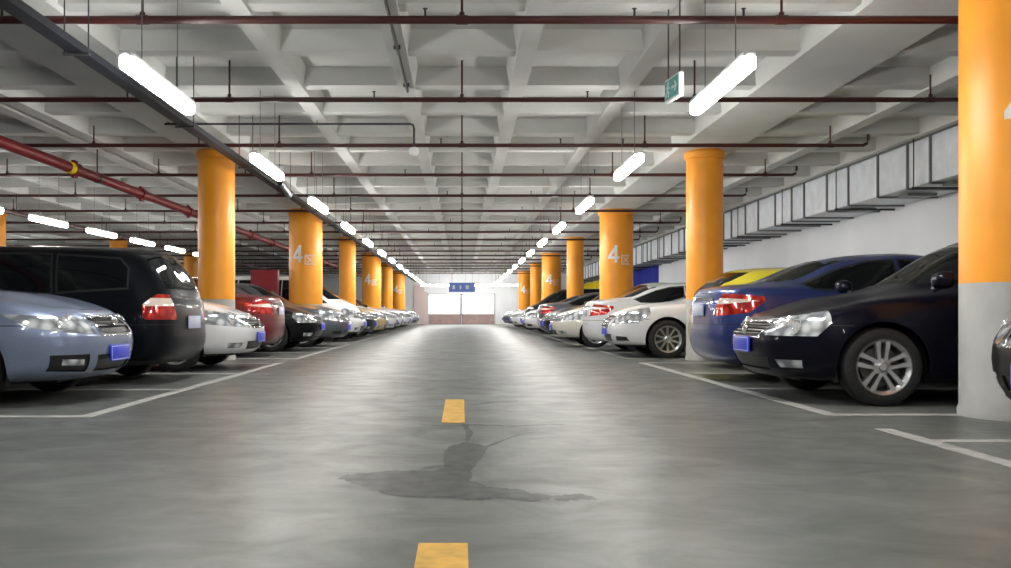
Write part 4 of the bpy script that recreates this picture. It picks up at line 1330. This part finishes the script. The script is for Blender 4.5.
FAR_L = [('small_sedan', 'white', 'white', 'sedan', 'nose'), ('saloon', 'black', 'black', 'sedan', 'nose'), ('upright', 'white', 'white', 'sedan', 'nose'),
         ('small_sedan', 'white', 'white', 'sedan', 'nose'), ('saloon', 'silver', 'silver', 'sedan', 'nose'), ('small_sedan', 'white', 'white', 'sedan', 'nose'),
         ('upright', 'silver', 'silver', 'sedan', 'nose'), ('small_sedan', 'white', 'white', 'sedan', 'nose')]
for i, (pr, pa, colr, bd, fc) in enumerate(FAR_L):
    far_car(pr, pa, colr, -2.5 - 0.1 * ((i * 5) % 3), 6.95 + BAY * (3 + i // 3) + .35 + 2.45 * (i % 3), fc, -1, bd, 2 + i // 3, i % 3)
for i, (pr, pa, colr, yv, bd) in enumerate([('tall_van', 'white', 'white', 16.1, 'minivan'), ('saloon', 'silver', 'silver', 18.5, 'sedan'), ('upright', 'white', 'white', 21.0, 'sedan'),
                                           ('tall_van', 'silver', 'silver', 24.9, 'minivan'), ('small_sedan', 'white', 'white', 27.4, 'sedan')]):
    o = place(pr, pa, -8.55, yv, 'tail', -1, f'{colr} {bd} in the second row behind the left cars, {ORD[i]} from the camera', bd, 'cars in the second left row')
    slim(o)

for o in bpy.data.objects:
    for k in ('paintable', 'used'):
        if k in o: del o[k]

# ------------------------------------------------------------------ world, camera, colour management
w = bpy.data.worlds.new('world'); scn.world = w
w.use_nodes = True
w.node_tree.nodes['Background'].inputs['Color'].default_value = (0.9, 0.95, 1.0, 1)
w.node_tree.nodes['Background'].inputs['Strength'].default_value = 0.05

cd = bpy.data.cameras.new('camera')
cam = bpy.data.objects.new('camera', cd); COL.objects.link(cam)
cam.location = (0, 0, CAM_H)
cam.rotation_euler = (PI / 2, 0, 0)
cd.sensor_width = 36
cd.lens = 36 * FPX / 1011
cd.shift_x = (505.5 - VX) / 1011
cd.shift_y = (VY - 284) / 1011
cd.clip_start = 0.05
cd.clip_end = 300
scn.camera = cam

vs_ = scn.view_settings
vs_.view_transform = 'Standard'
vs_.look = 'None'
vs_.gamma = 1
vs_.use_curve_mapping = False
vs_.exposure = 0.0
scn.cycles.use_denoising = True
scn.cycles.max_bounces = 8
scn.cycles.diffuse_bounces = 5
scn.cycles.glossy_bounces = 4
scn.cycles.sample_clamp_indirect = 6
